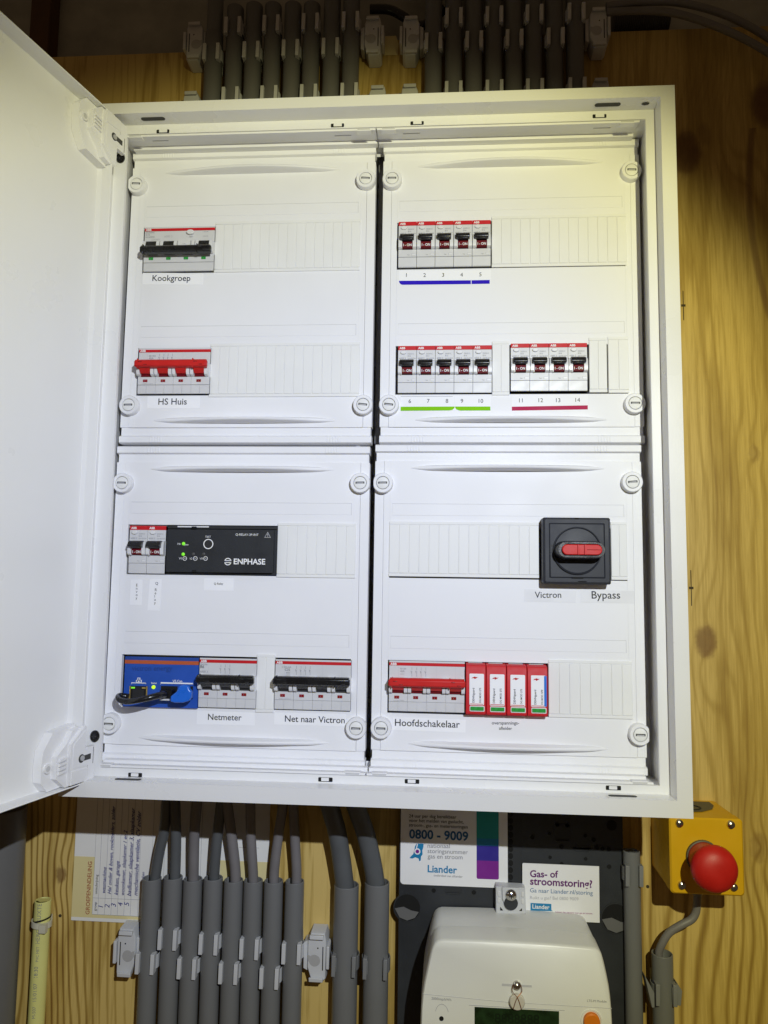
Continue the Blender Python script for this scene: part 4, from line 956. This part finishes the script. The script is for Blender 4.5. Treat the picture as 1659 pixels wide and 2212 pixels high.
for (u, v, rx) in ((172,868,.0125),(1535,940,.0135)):
    g = MB(); x, z = Lb(u,v); g.ring(x,z,rx+.0012,rx,yf-.0006,yf+.001,'boardlow',28); g.cyl(x,z,rx,yf-.0001,yf+.001,'void',28)
    g.prism([(x-rx*.98,z-rx*.1),(x-rx*.3,z+rx*.05),(x+rx*.3,z-rx*.2),(x+rx*.9,z-rx*.3),(x+rx*.6,z-rx*.75),(x,z-rx*.97),(x-rx*.6,z-rx*.76)], yf-.0003, yf+.001, 'pvcdark'); g.build('cable_hole', bd)
# outage card
y1 = yb-.0015
pa, pb = atc('L',126,715,y1), atc('L',829,743,y1); ang = math.atan2(pb[1]-pa[1], pb[0]-pa[0]); ln = math.hypot(pb[0]-pa[0], pb[1]-pa[1])
t = thing('outage_card', 'white outage card with phone number 0800 - 9009 and a teal to purple bar', 'card', (pa[0],y1,pa[1])); t.rotation_euler = (0,-ang,0)
def loc1(u, v):
    a, q = atc('L',u,v,y1); a -= pa[0]; q -= pa[1]; ca, sa = math.cos(ang), math.sin(ang); return (a*ca+q*sa, -a*sa+q*ca)
b = MB(); b.prism(rrect(0,ln,0,.105,.0035,5), 0, .0008, 'paper')
ye = -.0003
for s_, p0, p1, m_, bo in (('24 uur per dag bereikbaar',(183,279),(493,287),'ink',.006),('voor het melden van gaslucht,',(183,308),(540,319),'ink',.006),('stroom-, gas- en meterstoringen',(183,338),(567,352),'ink',.006),('0800 - 9009',(184,414),(570,431),'blueink',.025),
      ('nationaal',(305,477),(450,480),'inkgrey',0),('storingsnummer',(305,511),(567,520),'inkgrey',0),('gas en stroom',(305,546),(533,553),'inkgrey',0),('Liander',(305,636),(497,645),'cyan',.02),('onderdeel van alliander',(345,664),(533,673),'inkgrey',0)):
    b.text(s_, loc1(*p0), loc1(*p1), ye, m_, bold=bo)
(p0,q0),(p1,_) = loc1(625,680), loc1(770,684); q1 = loc1(625,560)[1]; q2 = loc1(625,462)[1]; q3 = loc1(625,415)[1]
b.prism(rrect(p0,p1,q0,q1,.0015,3,(1,1,0,0)),-.0002,.0005,'purple'); b.box(p0,p1,-.0002,.0005,q1,q2,'indigo'); b.prism(rrect(p0,p1,q2,.105,.0012,3,(1,1,0,0)),-.00025,.0005,'cyan'); b.box(p0,p1,-.00035,.0005,q3,.1048,'teal')
nl = [(240,448),(252,452),(262,450),(279,452),(277,475),(270,495),(272,520),(262,535),(260,560),(250,566),(246,548),(225,540),(205,548),(187,545),(197,532),(210,520),(218,495),(222,470),(230,455)]
b.prism([loc1(*p_) for p_ in nl], -.0002, .0004, 'cyan'); x, z = loc1(238,501); b.cyl(x,z,.0030,-.0004,.0003,'paper',20); b.cyl(x,z,.0018,-.0006,.0003,'purple',18)
b.prism([loc1(*p_) for p_ in ((236,450),(243,450),(232,490),(224,498))], -.0005, .0003, 'paper')
b.build('printed_sheet', t)
# small card
y2 = yb-.0035
pa2, pb2 = atc('L',926,890,y2), atc('L',1433,925,y2)
pa2 = atc('L',924,578,y2); pb2 = atc('L',1425,600,y2); ang2 = math.atan2(pb2[1]-pa2[1], pb2[0]-pa2[0]); ln2 = math.hypot(pb2[0]-pa2[0], pb2[1]-pa2[1])
hc = math.hypot(*(a-q for a, q in zip(atc('L',1433,968,y2), pb2)))
t = thing('contact_card', 'small white card reading Gas- of stroomstoring? stuck on the dark board', 'card', (pa2[0],y2,pa2[1])); t.rotation_euler = (0,-ang2,0)
def loc2(u, v):
    a, q = atc('L',u,v,y2); a -= pa2[0]; q -= pa2[1]; ca, sa = math.cos(ang2), math.sin(ang2); return (a*ca+q*sa, -a*sa+q*ca)
b = MB(); b.prism(rrect(0,ln2,-hc,0,.0012,3,(0,0,0,1)), 0, .0008, 'paper')
for s_, p0, p1, m_, bo in (('Gas- of',(974,668),(1158,672),'purpleink',.02),('stroomstoring?',(974,717),(1380,738),'purpleink',.02),('Ga naar Liander.nl/storing',(974,768),(1383,786),'blueink',-.004),('Ruikt u gas? Bel 0800 9009',(974,812),(1290,822),'inklight',-.004),('beheert het netwerk voor gas en stroom.',(1140,902),(1383,912),'magenta',0)):
    b.text(s_, loc2(*p0), loc2(*p1), ye, m_, bold=bo)
P = [loc2(977,838),loc2(1113,845),loc2(1113,884),loc2(1122,892),loc2(1100,891),loc2(977,888)]; b.prism(P, -.00015, .0004, 'cyan'); b.text('Liander', loc2(989,873), loc2(1101,879), -.0004, 'white', bold=.02)
b.build('printed_sheet', t)

# ================================================================== smart meter
ym, ymb = .012, .0825
out = [(250,1300),(258,1048),(262,940),(270,850),(282,775),(298,700),(318,610),(338,545),(352,522),(372,506),(400,499),(640,505),(885,514),(1130,529),(1370,551),(1404,558),(1428,572),(1444,596),(1460,650),(1478,730),(1492,800),(1502,870),(1510,960),(1515,1048),(1524,1300)]
pf = [atc('M',u,v,ym) for u,v in out]; mx_ = sum(p_[0] for p_ in pf)/len(pf); zb_ = min(p_[1] for p_ in pf)
pf[0] = (pf[0][0], zb_); pf[-1] = (pf[-1][0], zb_)
t = thing('electricity_meter', 'rounded cream smart electricity meter with dark display and orange button', 'electricity meter', (mx_, ymb, zb_)); m0 = Vector(t.location)
zc0 = (max(p_[1] for p_ in pf)+zb_)/2
def sc(k, dz=0): return [(mx_+(x-mx_)*k-m0.x, (z-zb_)*k-dz) for x,z in pf]
b = MB(); Yr = lambda y: y-m0.y
def rg(k, y, dz=0): return [(x,Yr(y),z) for x,z in sc(k,dz)]
b.loft([rg(1.0,.0400),rg(1.0,ym+.0035),rg(.994,ym+.0012),rg(.984,ym)],'meter'); b.build('front_cover', t, smooth=True, ang=50)
b = MB(); b.loft([rg(.992,ymb),rg(.994,.0415),rg(.985,.0402)],'meterback'); b.build('housing', t, ang=50)
Mm = lambda u, v, y=ym: (atc('M',u,v,y)[0]-m0.x, atc('M',u,v,y)[1]-m0.z)
b = MB(); (p0,q1),(p1,q0) = Mm(612,936), Mm(1163,1200); b.prism([Mm(612,936),Mm(612,1240),Mm(1163,1250),Mm(1163,965)], Yr(ym)-.0006, Yr(ym)+.002, 'lcd')
for i, s_ in enumerate('8888888'):
    p_ = Mm(745+i*42,1036+i*1.5); b.text(s_, p_, (p_[0]+.006,p_[1]), Yr(ym)-.0008, 'lcdseg', size=.0110, sy=1.0)
b.build('display', t)
b = MB()
yq = Yr(ym)-.00025
b.text('2000imp/kWh', Mm(330,888), Mm(459,898), yq, 'inkgrey'); b.text('LTE-M Module', Mm(1347,903), Mm(1474,908), yq, 'inkgrey')
for u0,v0,u1,v1 in ((790,783,985,795),): b.prism([Mm(u0,v0),Mm(u1,v1),Mm(u1,v1+14),Mm(u0,v0+16)], yq, yq+.001, 'line')
b.prism([Mm(272,850),Mm(840,905),Mm(840,908),Mm(272,853)], yq, yq+.0005, 'line'); b.prism([Mm(935,910),Mm(1508,945),Mm(1508,948),Mm(935,913)], yq, yq+.0005, 'line'); b.prism([Mm(575,923),Mm(1200,958),Mm(1200,961),Mm(575,926)], yq, yq+.0005, 'inklight')
x, z = Mm(395,1013); b.cyl(x,z,.0020,yq,yq+.001,'void',16)
x, z = Mm(398,960); b.prism([(x+.0062*math.cos(a),z-.004+.0095*math.sin(a)) for a in [math.radians(20+140*i/10) for i in range(11)]]+[(x+.0058*math.cos(a),z-.004+.0091*math.sin(a)) for a in [math.radians(160-140*i/10) for i in range(11)]],yq,yq+.0005,'inklight')
b.build('front_print', t)
x, z = Mm(1375,1025); b = MB(); b.lathe(x,z,[(.0,Yr(ym)-.004),(.0060,Yr(ym)-.0038),(.0069,Yr(ym)-.003),(.0070,Yr(ym))],'orangebtn',28); b.ring(x,z,.0092,.0080,Yr(ym)-.0008,Yr(ym)+.001,'meter'); b.build('button', t)
x, z = Mm(887,793); b = MB(); b.lathe(x,z,[(.0,Yr(ym)-.0042),(.0020,Yr(ym)-.0036),(.0036,Yr(ym)-.0018),(.0038,Yr(ym))],'steel',20); b.build('sealing_screw', t)
b = MB(); x2_, z2_ = Mm(887,892); yy_ = Yr(ym)
for s in (-1,1): b.tube([(x+s*.0034,yy_-.002,z+.001),(x+s*.0040,yy_-.003,z-.004),(x2_-s*.0004,yy_-.0052,z2_+.004),(x2_-s*.0035,yy_-.0056,z2_-.0045)], .0003, 'copper', 6)
b.lathe(x2_,z2_,[(.0,yy_-.0046),(.0058,yy_-.0046),(.0066,yy_-.0038),(.0066,yy_-.0016),(.0,yy_-.0016)],'seal',26); b.build('lead_seal', t)
# hanger bracket on the board
x, z = atc('M',848,235,.070); y3 = .072
t = thing('meter_hanger', 'white plastic hanger bracket with a bright screw above the smart meter', 'bracket', (x, yb, z-.012))
h0 = Vector(t.location); Mh = lambda u, v, y=y3: (atc('M',u,v,y)[0]-h0.x, atc('M',u,v,y)[1]-h0.z)
b = MB(); b.prism([Mh(752,150),Mh(942,160),Mh(948,330),Mh(752,330)], y3-h0.y, -.001, 'clipwhite')
b.prism([Mh(790,150),Mh(905,154),Mh(905,230),Mh(885,262),Mh(808,260),Mh(792,225)], y3-h0.y-.0025, y3-h0.y+.001, 'clipwhite')
x, z = Mh(848,252); b.cyl(x,z,.0066,y3-h0.y-.0028,y3-h0.y,'board',24)
for u, v in ((772,195),(772,240),(925,200),(925,245)): x, z = Mh(u,v); b.box(x-.0014,x+.0014,y3-h0.y-.0008,y3-h0.y+.001,z-.0024,z+.0024,'fin')
b.prism([Mh(778,280),Mh(800,308),Mh(778,308)], y3-h0.y-.0003, y3-h0.y+.001, 'void'); b.prism([Mh(922,290),Mh(922,312),Mh(900,310)], y3-h0.y-.0003, y3-h0.y+.001, 'void')
b.build('bracket', t, .0005)
x, z = Mh(848,200); b = MB(); yy_ = y3-h0.y; b.lathe(x,z,[(.0,yy_-.0064),(.0026,yy_-.0060),(.0048,yy_-.0046),(.0056,yy_-.0028),(.0056,yy_-.002)],'steel',26); b.box(x-.0022,x+.0022,yy_-.0066,yy_-.004,z-.0005,z+.0005,'gap'); b.box(x-.0005,x+.0005,yy_-.0066,yy_-.004,z-.0022,z+.0022,'gap'); b.build('screw', t)

# ================================================================== emergency stop
ye_ = .040
q = [atc('N',u,v,ye_) for u,v in ((520,1117),(1142,1130),(1125,486),(505,470))]
x0_ = (q[0][0]+q[3][0])/2; x1_ = (q[1][0]+q[2][0])/2; z0_ = (q[0][1]+q[1][1])/2; z1_ = (q[2][1]+q[3][1])/2
t = thing('emergency_stop', 'yellow emergency stop box with a big red mushroom button', 'emergency stop', ((x0_+x1_)/2, WALL, z0_)); e0 = Vector(t.location)
hw = (x1_-x0_)/2; hh = (z1_-z0_); Y = ye_-WALL
b = MB()
def er(dx, y, r=.003, dz=0): return [(x,y,z) for x,z in rrect(-hw-dx,hw+dx,-dz,hh+dz,r,5)]
b.loft([er(.0000,-.0003,.006),er(.0,Y+.016,.004),er(.0,Y+.0135,.004)],'yellowbox')
b.loft([er(.0004,Y+.0130,.004,.0004),er(.0002,Y+.0015,.0035,.0002),er(-.0012,Y,.003,-.0012)],'yellowbox'); b.build('enclosure', t, ang=40)
b = MB(); n = 22
b.add([(x,y,hh+.0005) for x,y in ((-hw+.002,-.0100),(-hw+.002,-.0440),(-.012,-.0440),(.004,-.0400),(.016,-.0310),(.022,-.0180),(.022,-.0060),(-.010,-.0060))],[tuple(range(8))],'yellowdark')
for ro, ri in ((.0105,.0090),): b.loft([[(-.004+r*math.cos(2*math.pi*i/n), -.028+r*.78*math.sin(2*math.pi*i/n), hh+zq) for i in range(n)] for r, zq in ((ro,.0004),(ro,.0012),(ri,.0012),(ri,.0006))],'blackmatt',False,False)
b.build('knockout', t)
for u, v in ((597,525),(1033,537),(617,1050),(1057,1065)):
    x, z = atc('N',u,v,ye_-.003); x -= e0.x; z -= e0.z; g = MB()
    g.lathe(x,z,[(.0,Y-.0032),(.0018,Y-.0029),(.0033,Y-.0018),(.0038,Y-.0002),(.0038,Y+.001)],'steel',22); g.box(x-.0012,x+.0012,Y-.0034,Y-.002,z-.0003,z+.0003,'gap'); g.box(x-.0003,x+.0003,Y-.0034,Y-.002,z-.0012,z+.0012,'gap'); g.build('screw', t)
bx, bz = atc('N',785,800,ye_); bx -= e0.x; bz -= e0.z
b = MB(); b.lathe(bx,bz,[(.0150,Y-.0004),(.0150,Y-.003),(.0140,Y-.0034),(.0140,Y-.001)],'yellowdark',32,False); b.lathe(bx,bz,[(.0138,Y+.001),(.0138,Y-.014),(.0128,Y-.020)],'redcollar',32); b.build('collar', t)
hp = atc('N',910,930,.004); hxr, hzr = hp[0]-e0.x, hp[1]-e0.z
yh = .004-WALL
b = MB(); b.lathe(hxr if abs(hxr-bx) < .004 else bx, hzr if abs(hzr-bz) < .004 else bz, [(.0,yh-.0036),(.006,yh-.0033),(.0125,yh-.0018),(.0172,yh+.0012),(.0194,yh+.0048),(.0200,yh+.0085),(.0190,yh+.0105),(.0130,yh+.0130)],'redknob',48); b.build('mushroom_button', t, ang=60)
x, z = atc('N',740,1140,.072); b = MB(); b.o = (x-e0.x, .072-e0.y, 0)
n = 6; rh = lambda r, zq, n=12: [(r*math.cos(2*math.pi*i/n), r*math.sin(2*math.pi*i/n), zq) for i in range(n)]
b.loft([rh(.0058,.001),rh(.0058,-.005),rh(.0050,-.006),rh(.0050,-.011),rh(.0040,-.0125)],'clipgrey'); b.build('cable_gland', t, .0004)
